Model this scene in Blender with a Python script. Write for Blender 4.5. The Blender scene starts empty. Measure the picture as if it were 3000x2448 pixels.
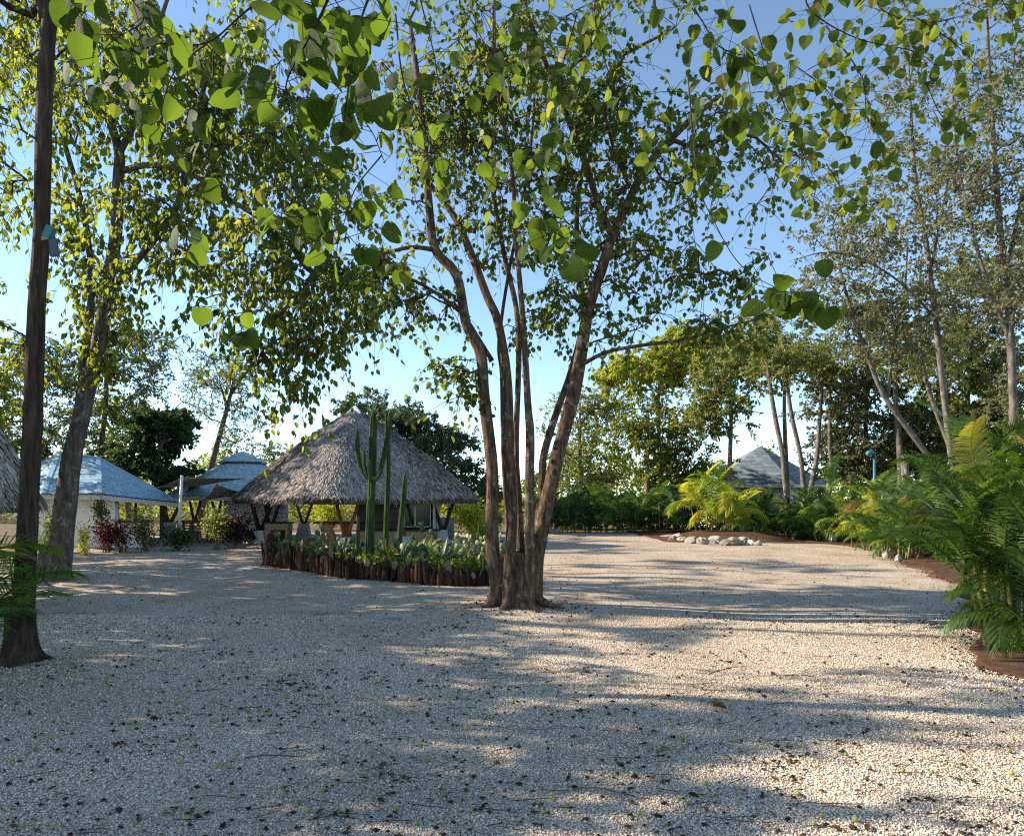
import bpy, math, random
import numpy as np
from mathutils import Vector, Matrix

# ------------------------------------------------------------------ camera, sky, sun, exposure
SC = bpy.context.scene
COL = SC.collection
FPX = 1955.0          # focal length in photograph pixels (3000 wide)
HZ = 1460.0           # horizon row
CAMH = 2.0
cam_d = bpy.data.cameras.new('camera')
cam_d.sensor_width = 36.0
cam_d.lens = 36.0 * FPX / 3000.0
cam_d.shift_y = (HZ - 1224.0) / 3000.0
cam_d.clip_end = 3000.0
cam_d.clip_start = 0.05
cam = bpy.data.objects.new('camera', cam_d)
cam.location = (0, 0, CAMH)
cam.rotation_euler = (math.radians(90), 0, 0)
COL.objects.link(cam)
SC.camera = cam

SUN_EL = math.radians(27.0)
SUN_AZ = math.radians(-81.0)      # clockwise from +Y: low sun from the left, slightly ahead
world = bpy.data.worlds.new('World')
SC.world = world
world.use_nodes = True
wn = world.node_tree
wn.nodes.clear()
sky = wn.nodes.new('ShaderNodeTexSky')
sky.sky_type = 'NISHITA'
sky.sun_disc = False
sky.sun_elevation = SUN_EL
sky.sun_rotation = SUN_AZ
sky.air_density = 0.62
sky.dust_density = 0.0
sky.ozone_density = 0.4
bgn = wn.nodes.new('ShaderNodeBackground')
bgn.inputs['Strength'].default_value = 0.15
wo = wn.nodes.new('ShaderNodeOutputWorld')
tint = wn.nodes.new('ShaderNodeMix'); tint.data_type = 'RGBA'; tint.blend_type = 'MULTIPLY'
tint.inputs[0].default_value = 1.0
tint.inputs[7].default_value = (0.88, 0.93, 0.88, 1)      # slight overall white balance of the sky
wn.links.new(sky.outputs[0], tint.inputs[6])
wn.links.new(tint.outputs[2], bgn.inputs[0])
wn.links.new(bgn.outputs[0], wo.inputs[0])

sun_d = bpy.data.lights.new('sun', 'SUN')
sun_d.energy = 4.5
sun_d.angle = math.radians(0.53)
sun_d.color = (1.0, 0.87, 0.70)
sun = bpy.data.objects.new('sun', sun_d)
sdir = Vector((math.sin(SUN_AZ) * math.cos(SUN_EL), math.cos(SUN_AZ) * math.cos(SUN_EL), math.sin(SUN_EL)))
sun.rotation_euler = sdir.to_track_quat('Z', 'Y').to_euler()
COL.objects.link(sun)

SC.view_settings.view_transform = 'Standard'
SC.view_settings.look = 'None'
SC.view_settings.exposure = 1.36
SC.view_settings.gamma = 1.0
SC.render.engine = 'CYCLES'
SC.cycles.use_denoising = False
SC.cycles.filter_width = 1.2
SC.cycles.max_bounces = 7
SC.cycles.diffuse_bounces = 4
SC.cycles.transmission_bounces = 4
SC.cycles.transparent_max_bounces = 6
SC.cycles.sample_clamp_indirect = 8.0

# ------------------------------------------------------------------ helpers
RNG = np.random.default_rng(11)
random.seed(5)


def P(px, py, d):
    """World point seen at photograph pixel (px, py) at distance d ahead."""
    return np.array([(px - 1500.0) / FPX * d, d, CAMH - (py - HZ) / FPX * d])


def GP(px, py):
    """Ground point (z = 0) seen at pixel."""
    d = CAMH * FPX / (py - HZ)
    return np.array([(px - 1500.0) / FPX * d, d, 0.0])


def unit(a):
    a = np.asarray(a, float)
    return a / np.maximum(np.linalg.norm(a, axis=-1, keepdims=True), 1e-9)


def mesh_np(name, V, F3=None, F4=None, rnd=None, smooth=False, uv=None):
    me = bpy.data.meshes.new(name)
    V = np.asarray(V, np.float32).reshape(-1, 3)
    l, st, o = [], [], 0
    if F3 is not None and len(F3):
        F3 = np.asarray(F3, np.int32)
        l.append(F3.ravel()); st.append(np.arange(len(F3), dtype=np.int32) * 3); o = F3.size
    if F4 is not None and len(F4):
        F4 = np.asarray(F4, np.int32)
        l.append(F4.ravel()); st.append(o + np.arange(len(F4), dtype=np.int32) * 4)
    loops = np.concatenate(l); starts = np.concatenate(st)
    me.vertices.add(len(V)); me.vertices.foreach_set('co', V.ravel())
    me.loops.add(len(loops)); me.loops.foreach_set('vertex_index', loops)
    me.polygons.add(len(starts)); me.polygons.foreach_set('loop_start', starts)
    me.update(calc_edges=True)
    me.polygons.foreach_set('use_smooth', np.full(len(starts), bool(smooth)))
    if rnd is not None:
        at = me.attributes.new('rnd', 'FLOAT', 'POINT')
        at.data.foreach_set('value', np.asarray(rnd, np.float32))
    if uv is not None:
        ul = me.uv_layers.new(name='UVMap')
        ul.data.foreach_set('uv', np.asarray(uv, np.float32)[loops].ravel())
    return me


class Geo:
    def __init__(s):
        s.V, s.F3, s.F4, s.R, s.n = [], [], [], [], 0

    def add(s, V, F3=None, F4=None, rnd=0.5):
        V = np.asarray(V, float).reshape(-1, 3)
        if F3 is not None and len(F3):
            s.F3.append(np.asarray(F3, np.int64) + s.n)
        if F4 is not None and len(F4):
            s.F4.append(np.asarray(F4, np.int64) + s.n)
        s.R.append(np.broadcast_to(np.asarray(rnd, float), (len(V),)))
        s.V.append(V); s.n += len(V)
        return s

    def mesh(s, name, off=(0, 0, 0), smooth=False):
        return mesh_np(name, np.concatenate(s.V) - np.asarray(off),
                       np.concatenate(s.F3) if s.F3 else None,
                       np.concatenate(s.F4) if s.F4 else None, np.concatenate(s.R), smooth)

    def obj(s, name, mat, parent=None, smooth=False, kind=None):
        off = np.array(parent_world(parent)) if parent is not None else np.zeros(3)
        me = s.mesh(name, off, smooth)
        me.materials.append(mat)
        o = bpy.data.objects.new(name, me); COL.objects.link(o)
        if parent is not None:
            o.parent = parent
            LOC[o.name] = tuple(float(v) for v in off)
        if kind:
            o['kind'] = kind
        return o


LOC = {}


def parent_world(p):
    return LOC.get(p.name, (0, 0, 0))


def tag(o, label, cat, group=None):
    o['label'] = label; o['category'] = cat
    if group:
        o['group'] = group
    return o


def thing(name, label, cat, loc, group=None):
    o = bpy.data.objects.new(name, None)
    COL.objects.link(o)
    o.location = [float(v) for v in loc]
    o.empty_display_size = 0.2
    LOC[o.name] = tuple(float(v) for v in loc)
    return tag(o, label, cat, group)


def inst(name, me, parent, M):
    """A child sharing mesh data; M is its world matrix (parents are unrotated)."""
    o = bpy.data.objects.new(name, me)
    COL.objects.link(o)
    o.parent = parent
    off = Vector(parent_world(parent))
    o.matrix_local = Matrix.Translation(-off) @ M
    return o


def catmull(pts, n=4):
    pts = np.asarray(pts, float)
    p = np.vstack([2 * pts[0] - pts[1], pts, 2 * pts[-1] - pts[-2]])
    out = []
    for i in range(1, len(p) - 2):
        for t in np.linspace(0, 1, n, endpoint=False):
            a, b, c, d = p[i - 1], p[i], p[i + 1], p[i + 2]
            out.append(0.5 * ((2 * b) + (-a + c) * t + (2 * a - 5 * b + 4 * c - d) * t * t + (-a + 3 * b - 3 * c + d) * t ** 3))
    out.append(pts[-1])
    return np.array(out)


def frames(pts):
    pts = np.asarray(pts, float)
    t = np.gradient(pts, axis=0)
    t = unit(t)
    ref = np.array([1.0, 0, 0]) if abs(t[0][0]) < 0.9 else np.array([0, 1.0, 0])
    n = unit(np.cross(t[0], ref))
    N = [n]
    for i in range(1, len(pts)):
        n = N[-1] - t[i] * np.dot(N[-1], t[i])
        N.append(unit(n))
    N = np.array(N)
    return t, N, np.cross(t, N)


def tube(geo, pts, rad, sides=8, wob=0.0, rnd=0.5, cap=True, ribs=0, ribd=0.0, seed=0):
    pts = np.asarray(pts, float); m = len(pts)
    rad = np.broadcast_to(np.asarray(rad, float), (m,))
    t, N, B = frames(pts)
    a = np.linspace(0, 2 * np.pi, sides, endpoint=False)
    rr = np.ones((m, sides))
    if wob:
        g = np.random.default_rng(seed + 1)
        ph = g.uniform(0, 6.28, 4)
        s = np.arange(m)[:, None]
        rr += wob * (np.sin(a[None] * 2 + ph[0] + s * .35) * .5 + np.sin(a[None] * 3 + ph[1] - s * .5) * .35
                     + np.sin(s * 1.1 + ph[2]) * .3) + g.normal(0, wob * .25, (m, sides))
    if ribs:
        rr *= 1 - ribd * (0.5 + 0.5 * np.cos(a[None] * ribs)) ** 1.4
    V = pts[:, None] + (rad[:, None] * rr)[:, :, None] * (np.cos(a)[None, :, None] * N[:, None] + np.sin(a)[None, :, None] * B[:, None])
    V = V.reshape(-1, 3)
    i = np.arange(m - 1)[:, None] * sides
    j = np.arange(sides)[None]
    j2 = (j + 1) % sides
    F4 = np.stack([i + j, i + j2, i + sides + j2, i + sides + j], -1).reshape(-1, 4)
    F3 = None
    if cap:
        V = np.vstack([V, pts[0][None], pts[-1][None]])
        jj = np.arange(sides); k = (jj + 1) % sides
        e = (m - 1) * sides
        F3 = np.vstack([np.stack([k, jj, np.full(sides, m * sides)], -1),
                        np.stack([e + jj, e + k, np.full(sides, m * sides + 1)], -1)])
    if np.ndim(rnd) == 1:
        rnd = np.concatenate([np.repeat(rnd, sides), [rnd[0], rnd[-1]] if cap else []])
    geo.add(V, F3, F4, rnd)


def segs(geo, A, B, ra, rb, sides=4, rnd=0.5):
    """Many tapered prisms at once."""
    A = np.asarray(A, float); B = np.asarray(B, float)
    if len(A) == 0:
        return
    t = unit(B - A)
    ref = np.where(np.abs(t[:, 2:3]) < 0.9, np.array([[0, 0, 1.0]]), np.array([[1.0, 0, 0]]))
    n = unit(np.cross(t, ref)); b = np.cross(t, n)
    a = np.linspace(0, 2 * np.pi, sides, endpoint=False)
    ring = np.cos(a)[None, :, None] * n[:, None] + np.sin(a)[None, :, None] * b[:, None]
    ra = np.broadcast_to(ra, (len(A),)); rb = np.broadcast_to(rb, (len(A),))
    V = np.concatenate([A[:, None] + ring * ra[:, None, None], B[:, None] + ring * rb[:, None, None]], 1)
    j = np.arange(sides); k = (j + 1) % sides
    f = np.stack([j, k, k + sides, j + sides], -1)
    F = (np.arange(len(A))[:, None, None] * (2 * sides) + f[None]).reshape(-1, 4)
    geo.add(V.reshape(-1, 3), None, F, rnd)


def box(geo, x0, x1, y0, y1, z0, z1, rnd=0.5):
    V = [(x, y, z) for z in (z0, z1) for y in (y0, y1) for x in (x0, x1)]
    F = [(0, 2, 3, 1), (4, 5, 7, 6), (0, 1, 5, 4), (1, 3, 7, 5), (3, 2, 6, 7), (2, 0, 4, 6)]
    geo.add(V, None, F, rnd)


def prism(geo, poly, z0, z1, rnd=0.5, inset=0.0):
    """Vertical prism on a convex plan polygon (counter-clockwise)."""
    p = np.asarray(poly, float)[:, :2]; n = len(p)
    c = p.mean(0)
    q = c + (p - c) * (1 - inset)
    V = np.vstack([np.c_[p, np.full(n, z0)], np.c_[q, np.full(n, z1)], [[*c, z0]], [[*c, z1]]])
    j = np.arange(n); k = (j + 1) % n
    F4 = np.stack([j, k, k + n, j + n], -1)
    F3 = np.vstack([np.stack([k, j, np.full(n, 2 * n)], -1), np.stack([j + n, k + n, np.full(n, 2 * n + 1)], -1)])
    geo.add(V, F3, F4, rnd)


def plank(geo, p0, p1, up, w, h, rnd=0.5):
    """Beam of rectangular section from p0 to p1."""
    p0 = np.asarray(p0, float); p1 = np.asarray(p1, float)
    t = unit(p1 - p0); s = unit(np.cross(t, up)); u = np.cross(s, t)
    V = [p + a * s * w / 2 + b * u * h / 2 for p in (p0, p1) for b in (-1, 1) for a in (-1, 1)]
    F = [(0, 2, 3, 1), (4, 5, 7, 6), (0, 1, 5, 4), (1, 3, 7, 5), (3, 2, 6, 7), (2, 0, 4, 6)]
    geo.add(V, None, F, rnd)


# leaf templates: (along, across, normal)
def heart_tmpl():
    sp = [(0.0, 0), (.45, 0), (1.0, 0)]
    L = [(-.03, .2), (.12, .41), (.40, .47), (.74, .31)]
    V = [(u, v, -.22 * u * u) for u, v in sp]
    V += [(u, v, .10 * v / .5 - .22 * u * u) for u, v in L]
    V += [(u, -v, .10 * v / .5 - .22 * u * u) for u, v in L]
    F = [(0, 4, 3), (0, 1, 4), (1, 5, 4), (1, 6, 5), (1, 2, 6)]
    F += [(0, 7, 8), (0, 8, 1), (1, 8, 9), (1, 9, 10), (1, 10, 2)]
    return np.array(V), np.array(F)


HEART = heart_tmpl()
OVATE = (np.array([(0, 0, 0), (.33, .27, .07), (.72, .2, -.03), (1, 0, -.16), (.72, -.2, -.03), (.33, -.27, .07), (.5, 0, -.03)]),
         np.array([(0, 6, 1), (1, 6, 2), (2, 6, 3), (3, 6, 4), (4, 6, 5), (5, 6, 0)]))
DIAM = (np.array([(0, 0, 0), (.42, .27, .06), (1, 0, -.1), (.42, -.27, .06)]), np.array([(0, 2, 1), (0, 3, 2)]))
LANCE = (np.array([(0, 0, 0), (.35, .13, .03), (1, 0, -.2), (.35, -.13, .03)]), np.array([(0, 2, 1), (0, 3, 2)]))


def leaf_frames(axis, nrm):
    a = unit(axis); s = unit(np.cross(nrm, a)); n = np.cross(a, s)
    return a, s, n


def leaves(geo, pos, axis, nrm, size, tmpl, rnd, wid=1.0):
    T, F = tmpl
    a, s, n = leaf_frames(axis, nrm)
    size = np.broadcast_to(size, (len(pos),))
    V = pos[:, None] + size[:, None, None] * (T[None, :, 0, None] * a[:, None] + wid * T[None, :, 1, None] * s[:, None] + T[None, :, 2, None] * n[:, None])
    FF = (np.arange(len(pos))[:, None, None] * len(T) + F[None]).reshape(-1, 3)
    geo.add(V.reshape(-1, 3), FF, None, np.repeat(rnd, len(T)))


# ------------------------------------------------------------------ materials
def nmat(name):
    m = bpy.data.materials.new(name); m.use_nodes = True
    nt = m.node_tree; nt.nodes.clear()
    out = nt.nodes.new('ShaderNodeOutputMaterial')
    return m, nt, out


def node(nt, t, **kw):
    n = nt.nodes.new(t)
    for k, v in kw.items():
        setattr(n, k, v)
    return n


def ramp(nt, fac, stops):
    r = nt.nodes.new('ShaderNodeValToRGB')
    e = r.color_ramp.elements
    while len(e) < len(stops):
        e.new(0.5)
    for el, (p, c) in zip(e, stops):
        el.position = p
        el.color = (*c, 1)
    nt.links.new(fac, r.inputs[0])
    return r.outputs[0]


def mixc(nt, mode, fac, a, b):
    n = nt.nodes.new('ShaderNodeMix'); n.data_type = 'RGBA'; n.blend_type = mode
    for sock, v in ((n.inputs[0], fac), (n.inputs[6], a), (n.inputs[7], b)):
        if isinstance(v, (int, float)):
            sock.default_value = v
        elif isinstance(v, tuple):
            sock.default_value = (*v, 1)
        else:
            nt.links.new(v, sock)
    return n.outputs[2]


def coords(nt, scale=(1, 1, 1), kind='Object'):
    tc = nt.nodes.new('ShaderNodeTexCoord')
    mp = nt.nodes.new('ShaderNodeMapping')
    mp.inputs['Scale'].default_value = scale
    nt.links.new(tc.outputs[kind], mp.inputs[0])
    return mp.outputs[0]


def noise(nt, vec, scale, detail=4, rough=0.55):
    n = nt.nodes.new('ShaderNodeTexNoise')
    n.inputs['Scale'].default_value = scale; n.inputs['Detail'].default_value = detail
    n.inputs['Roughness'].default_value = rough
    nt.links.new(vec, n.inputs['Vector'])
    return n.outputs['Fac']


def bump(nt, h, strength, dist):
    b = nt.nodes.new('ShaderNodeBump')
    b.inputs['Strength'].default_value = strength; b.inputs['Distance'].default_value = dist
    nt.links.new(h, b.inputs['Height'])
    return b.outputs[0]


def principled(nt, col, rough=0.8, spec=0.3, nrm=None):
    p = nt.nodes.new('ShaderNodeBsdfPrincipled')
    if isinstance(col, tuple):
        p.inputs['Base Color'].default_value = (*col, 1)
    else:
        nt.links.new(col, p.inputs['Base Color'])
    p.inputs['Roughness'].default_value = rough
    p.inputs['Specular IOR Level'].default_value = spec
    if nrm is not None:
        nt.links.new(nrm, p.inputs['Normal'])
    return p


def m_leaf(name, stops, trans=0.42, tcol=(0.30, 0.42, 0.05), rough=0.5, spec=0.18, veins=False):
    m, nt, out = nmat(name)
    at = node(nt, 'ShaderNodeAttribute', attribute_name='rnd')
    c = ramp(nt, at.outputs['Fac'], stops)
    tc = mixc(nt, 'MIX', 0.55, mixc(nt, 'MULTIPLY', 1.0, c, (3.0, 3.0, 2.0)), tcol)
    nrm = None
    if veins:
        uv = node(nt, 'ShaderNodeTexCoord')
        sx = node(nt, 'ShaderNodeSeparateXYZ')
        nt.links.new(uv.outputs['UV'], sx.inputs[0])
        ab = node(nt, 'ShaderNodeMath', operation='ABSOLUTE'); nt.links.new(sx.outputs[1], ab.inputs[0])
        k = node(nt, 'ShaderNodeMath', operation='MULTIPLY'); nt.links.new(ab.outputs[0], k.inputs[0]); k.inputs[1].default_value = -0.9
        d = node(nt, 'ShaderNodeMath', operation='ADD'); nt.links.new(sx.outputs[0], d.inputs[0]); nt.links.new(k.outputs[0], d.inputs[1])
        s = node(nt, 'ShaderNodeMath', operation='MULTIPLY'); nt.links.new(d.outputs[0], s.inputs[0]); s.inputs[1].default_value = 40.0
        si = node(nt, 'ShaderNodeMath', operation='SINE'); nt.links.new(s.outputs[0], si.inputs[0])
        lat = node(nt, 'ShaderNodeMapRange'); nt.links.new(si.outputs[0], lat.inputs[0])
        lat.inputs[1].default_value = 0.93; lat.inputs[2].default_value = 1.0
        mid = node(nt, 'ShaderNodeMapRange'); nt.links.new(ab.outputs[0], mid.inputs[0])
        mid.inputs[1].default_value = 0.018; mid.inputs[2].default_value = 0.006
        mx = node(nt, 'ShaderNodeMath', operation='MAXIMUM'); nt.links.new(lat.outputs[0], mx.inputs[0]); nt.links.new(mid.outputs[0], mx.inputs[1])
        h = node(nt, 'ShaderNodeMath', operation='MULTIPLY'); nt.links.new(mx.outputs[0], h.inputs[0]); h.inputs[1].default_value = 0.45
        c = mixc(nt, 'MIX', h.outputs[0], c, (0.16, 0.2, 0.05))
        nn = noise(nt, coords(nt, kind='Object'), 25, 3)
        oi = node(nt, 'ShaderNodeObjectInfo')
        va = node(nt, 'ShaderNodeVectorMath', operation='ADD'); nt.links.new(coords(nt), va.inputs[0]); nt.links.new(oi.outputs['Location'], va.inputs[1])
        sp = noise(nt, va.outputs[0], 9, 5, .7)
        c = mixc(nt, 'MIX', ramp(nt, sp, [(.66, (0, 0, 0)), (.72, (.8, .8, .8))]), c, (.13, .09, .03))
        c = mixc(nt, 'MULTIPLY', 1.0, c, ramp(nt, oi.outputs['Random'], [(0, (.6, .65, .7)), (.7, (1.1, 1.1, 1.0)), (1, (1.7, 1.5, .9))]))
        nrm = bump(nt, nn, 0.25, 0.01)
    p = principled(nt, c, rough, spec, nrm)
    t = node(nt, 'ShaderNodeBsdfTranslucent'); nt.links.new(tc, t.inputs[0])
    mx = node(nt, 'ShaderNodeMixShader'); mx.inputs[0].default_value = trans
    nt.links.new(p.outputs[0], mx.inputs[1]); nt.links.new(t.outputs[0], mx.inputs[2])
    nt.links.new(mx.outputs[0], out.inputs[0])
    return m


def m_bark(name, c0, c1, c2, zs=0.16, scale=9.0, strength=0.9, dist=0.04, patch=None, objr=False):
    m, nt, out = nmat(name)
    v = coords(nt, (1, 1, zs))
    n1 = noise(nt, v, scale, 6, 0.65)
    v2 = coords(nt, (1, 1, 0.6))
    n2 = noise(nt, v2, 2.2, 4)
    c = ramp(nt, n1, [(0.3, c0), (0.5, c1), (0.72, c2)])
    c = mixc(nt, 'OVERLAY', 0.55, c, ramp(nt, n2, [(0.3, (.3, .3, .3)), (.7, (.7, .68, .64))]))
    if patch:
        n3 = noise(nt, coords(nt, (1, 1, .8)), 7, 3)
        c = mixc(nt, 'MIX', ramp(nt, n3, [(.58, (0, 0, 0)), (.66, (.8, .8, .8))]), c, patch)
    if objr:
        oi = node(nt, 'ShaderNodeObjectInfo')
        c = mixc(nt, 'MULTIPLY', 1.0, c, ramp(nt, oi.outputs['Random'], [(0, (.45, .42, .4)), (.5, (1, 1, 1)), (1, (1.7, 1.6, 1.5))]))
    p = principled(nt, c, 0.9, 0.15, bump(nt, n1, strength, dist))
    nt.links.new(p.outputs[0], out.inputs[0])
    return m


def m_plain(name, stops, scale=6.0, rough=0.7, spec=0.3, bmp=0.2, dist=0.01, vs=(1, 1, 1), metallic=0.0, useattr=False):
    m, nt, out = nmat(name)
    n1 = noise(nt, coords(nt, vs), scale, 5)
    if useattr:
        at = node(nt, 'ShaderNodeAttribute', attribute_name='rnd')
        c = ramp(nt, at.outputs['Fac'], stops)
        c = mixc(nt, 'OVERLAY', 0.5, c, ramp(nt, n1, [(.25, (.28, .28, .28)), (.75, (.72, .72, .72))]))
    else:
        c = ramp(nt, n1, stops)
    p = principled(nt, c, rough, spec, bump(nt, n1, bmp, dist))
    p.inputs['Metallic'].default_value = metallic
    nt.links.new(p.outputs[0], out.inputs[0])
    return m


def m_objrnd(name, stops, scale=20, rough=0.6, spec=0.3, bmp=0.2, trans=0.0):
    """Colour picked by the object's own random number, for alike pieces that share a mesh."""
    m, nt, out = nmat(name)
    oi = node(nt, 'ShaderNodeObjectInfo')
    c = ramp(nt, oi.outputs['Random'], stops)
    n1 = noise(nt, coords(nt), scale, 4)
    c = mixc(nt, 'OVERLAY', 0.5, c, ramp(nt, n1, [(.25, (.3, .3, .3)), (.75, (.7, .7, .7))]))
    p = principled(nt, c, rough, spec, bump(nt, n1, bmp, 0.01))
    sh = p.outputs[0]
    if trans:
        t = node(nt, 'ShaderNodeBsdfTranslucent')
        nt.links.new(mixc(nt, 'MULTIPLY', 1.0, c, (2.4, 2.4, 1.4)), t.inputs[0])
        mx = node(nt, 'ShaderNodeMixShader'); mx.inputs[0].default_value = trans
        nt.links.new(sh, mx.inputs[1]); nt.links.new(t.outputs[0], mx.inputs[2]); sh = mx.outputs[0]
    nt.links.new(sh, out.inputs[0])
    return m


def m_gravel():
    m, nt, out = nmat('gravel_sheet')
    v = coords(nt)
    vo = node(nt, 'ShaderNodeTexVoronoi'); vo.inputs['Scale'].default_value = 62.0
    nt.links.new(v, vo.inputs['Vector'])
    sx = node(nt, 'ShaderNodeSeparateColor'); nt.links.new(vo.outputs['Color'], sx.inputs[0])
    c = ramp(nt, sx.outputs[0], [(0, (.32, .245, .18)), (.25, (.61, .505, .395)), (.7, (.75, .635, .51)), (1, (.87, .765, .64))])
    gap = ramp(nt, vo.outputs['Distance'], [(.35, (1, 1, 1)), (.8, (.45, .42, .38))])
    c = mixc(nt, 'MULTIPLY', 1.0, c, gap)
    big = noise(nt, v, 0.7, 5, 0.6)
    c = mixc(nt, 'MULTIPLY', 0.8, c, ramp(nt, big, [(.32, (.70, .64, .56)), (.62, (1, 1, 1))]))
    fine = noise(nt, v, 18, 4, 0.7)
    c = mixc(nt, 'MULTIPLY', 0.8, c, ramp(nt, fine, [(.34, (.55, .50, .44)), (.50, (1, 1, 1))]))
    # scattered dark litter flecks
    v3 = node(nt, 'ShaderNodeTexVoronoi'); v3.inputs['Scale'].default_value = 5.0
    nt.links.new(coords(nt, (1, 1.6, 1)), v3.inputs['Vector'])
    c = mixc(nt, 'MIX', ramp(nt, v3.outputs['Distance'], [(.05, (.85, .85, .85)), (.085, (0, 0, 0))]), c, (.07, .055, .04))
    inv = node(nt, 'ShaderNodeMath', operation='SUBTRACT'); inv.inputs[0].default_value = 1.0
    nt.links.new(vo.outputs['Distance'], inv.inputs[1])
    p = principled(nt, c, 0.95, 0.1, bump(nt, inv.outputs[0], 0.9, 0.012))
    nt.links.new(p.outputs[0], out.inputs[0])
    return m


G = {}
G['gravel_sheet'] = m_gravel()
G['pebble'] = m_plain('pebble', [(0, (.22, .17, .125)), (.2, (.49, .405, .31)), (.6, (.71, .60, .48)), (1, (.88, .775, .645))], 30, .9, .15, .3, .004, useattr=True)
G['soil'] = m_plain('soil', [(.3, (0.054, 0.0274, 0.0158)), (.55, (0.0936, 0.0504, 0.0302)), (.75, (0.144, 0.09, 0.0576))], 5, .95, .1, .8, .05)
G['forest_floor'] = m_plain('forest_floor', [(.3, (.07, .05, .03)), (.5, (.15, .11, .065)), (.7, (.26, .2, .12))], 3, .95, .1, .8, .05)
G['litter'] = m_plain('litter', [(0, (.02, .016, .012)), (.6, (.05, .035, .02)), (1, (.14, .08, .04))], 30, .9, .1, .2, .004, useattr=True)
LEAF_GREEN = [(0, (0.0087, 0.0223, 0.005)), (.35, (0.0186, 0.0434, 0.0068)), (.7, (0.0372, 0.0682, 0.0105)), (.92, (0.0806, 0.0992, 0.0174)), (1, (0.1612, 0.1054, 0.0248))]
G['leaf_big'] = m_leaf('leaf_big', [(0, (0.0062, 0.0174, 0.0037)), (.5, (0.0136, 0.0335, 0.0062)), (.85, (0.0279, 0.0558, 0.0087)), (1, (0.0558, 0.0806, 0.0155))], .42, (.30, .45, .035), .6, .10, veins=True)
G['leaf_green'] = m_leaf('leaf_green', LEAF_GREEN, .46, (.42, .50, .05))
G['leaf_left'] = m_leaf('leaf_left', [(0, (0.0128, 0.0288, 0.0072)), (.4, (0.0272, 0.0528, 0.0104)), (.75, (0.068, 0.096, 0.016)), (.95, (0.176, 0.176, 0.024)), (1, (0.272, 0.176, 0.032))], .5, (.52, .56, .05))
G['leaf_euc'] = m_leaf('leaf_euc', [(0, (0.04, 0.056, 0.0224)), (.5, (0.088, 0.108, 0.04)), (.9, (0.16, 0.168, 0.064)), (1, (0.224, 0.16, 0.064))], .35, (.28, .32, .07))
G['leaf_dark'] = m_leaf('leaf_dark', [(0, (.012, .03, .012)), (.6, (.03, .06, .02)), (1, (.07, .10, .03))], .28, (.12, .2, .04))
G['leaf_grey'] = m_leaf('leaf_grey', [(0, (0.0481, 0.0592, 0.0281)), (.5, (0.111, 0.1221, 0.0592)), (.9, (0.1998, 0.1998, 0.1036)), (1, (0.2368, 0.1702, 0.074))], .36, (.36, .34, .12))
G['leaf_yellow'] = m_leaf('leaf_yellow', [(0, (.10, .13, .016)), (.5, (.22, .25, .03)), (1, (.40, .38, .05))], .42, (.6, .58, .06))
G['leaf_olive'] = m_leaf('leaf_olive', [(0, (0.0553, 0.0723, 0.0213)), (.5, (0.1275, 0.153, 0.0425)), (.85, (0.2295, 0.238, 0.0723)), (1, (0.306, 0.2295, 0.068))], .40, (.48, .48, .10))
G['leaf_feather'] = m_leaf('leaf_feather', [(0, (.025, .05, .025)), (.6, (.065, .095, .045)), (1, (.17, .18, .08))], .3, (.16, .22, .06))
G['leaf_red'] = m_leaf('leaf_red', [(0, (.03, .008, .014)), (.5, (.07, .012, .02)), (.8, (.16, .02, .03)), (.9, (.3, .12, .02)), (1, (.10, .12, .02))], .3, (.35, .06, .05))
G['leaf_purple'] = m_leaf('leaf_purple', [(0, (.012, .008, .012)), (.6, (.035, .015, .025)), (1, (.08, .03, .04))], .25, (.15, .04, .06))
G['leaf_gold'] = m_leaf('leaf_gold', [(0, (.14, .15, .02)), (.6, (.35, .32, .03)), (1, (.55, .48, .05))], .4, (.7, .62, .06))
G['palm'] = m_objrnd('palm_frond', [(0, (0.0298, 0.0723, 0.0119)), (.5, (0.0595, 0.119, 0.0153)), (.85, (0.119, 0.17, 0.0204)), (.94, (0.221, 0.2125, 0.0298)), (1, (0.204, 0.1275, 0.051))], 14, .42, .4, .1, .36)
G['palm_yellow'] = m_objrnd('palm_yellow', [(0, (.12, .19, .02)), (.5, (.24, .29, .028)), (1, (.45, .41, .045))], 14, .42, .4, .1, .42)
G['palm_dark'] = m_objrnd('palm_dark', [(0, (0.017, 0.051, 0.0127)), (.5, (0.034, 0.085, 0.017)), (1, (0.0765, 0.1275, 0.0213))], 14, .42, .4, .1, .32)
G['cane'] = m_bark('palm_cane', (.10, .11, .04), (.2, .2, .07), (.3, .26, .12), 2.5, 9, .3, .01)
G['bark_centre'] = m_bark('bark_centre', (0.0202, 0.0122, 0.0079), (0.0936, 0.0598, 0.0389), (0.2016, 0.144, 0.0994), .16, 20, 1.0, .05, patch=(0.2376, 0.1944, 0.1512))
G['bark_dark'] = m_bark('bark_dark', (0.013, 0.0094, 0.0072), (0.0468, 0.0331, 0.0245), (0.108, 0.0806, 0.0612), .11, 22, 1.0, .05)
G['bark_grey'] = m_bark('bark_grey', (0.0375, 0.03, 0.0255), (0.105, 0.0863, 0.0728), (0.1875, 0.1613, 0.1387), .22, 13, .9, .05, patch=(0.24, 0.2175, 0.1875))
G['bark_pale'] = m_bark('bark_pale', (0.054, 0.0446, 0.0389), (0.1224, 0.1044, 0.09), (0.216, 0.1908, 0.1692), .3, 8, .5, .02, patch=(0.2736, 0.252, 0.2232))
G['bark_brown'] = m_bark('bark_brown', (.1, .065, .045), (.2, .14, .1), (.32, .23, .17), .3, 8, .6, .02)

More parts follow.
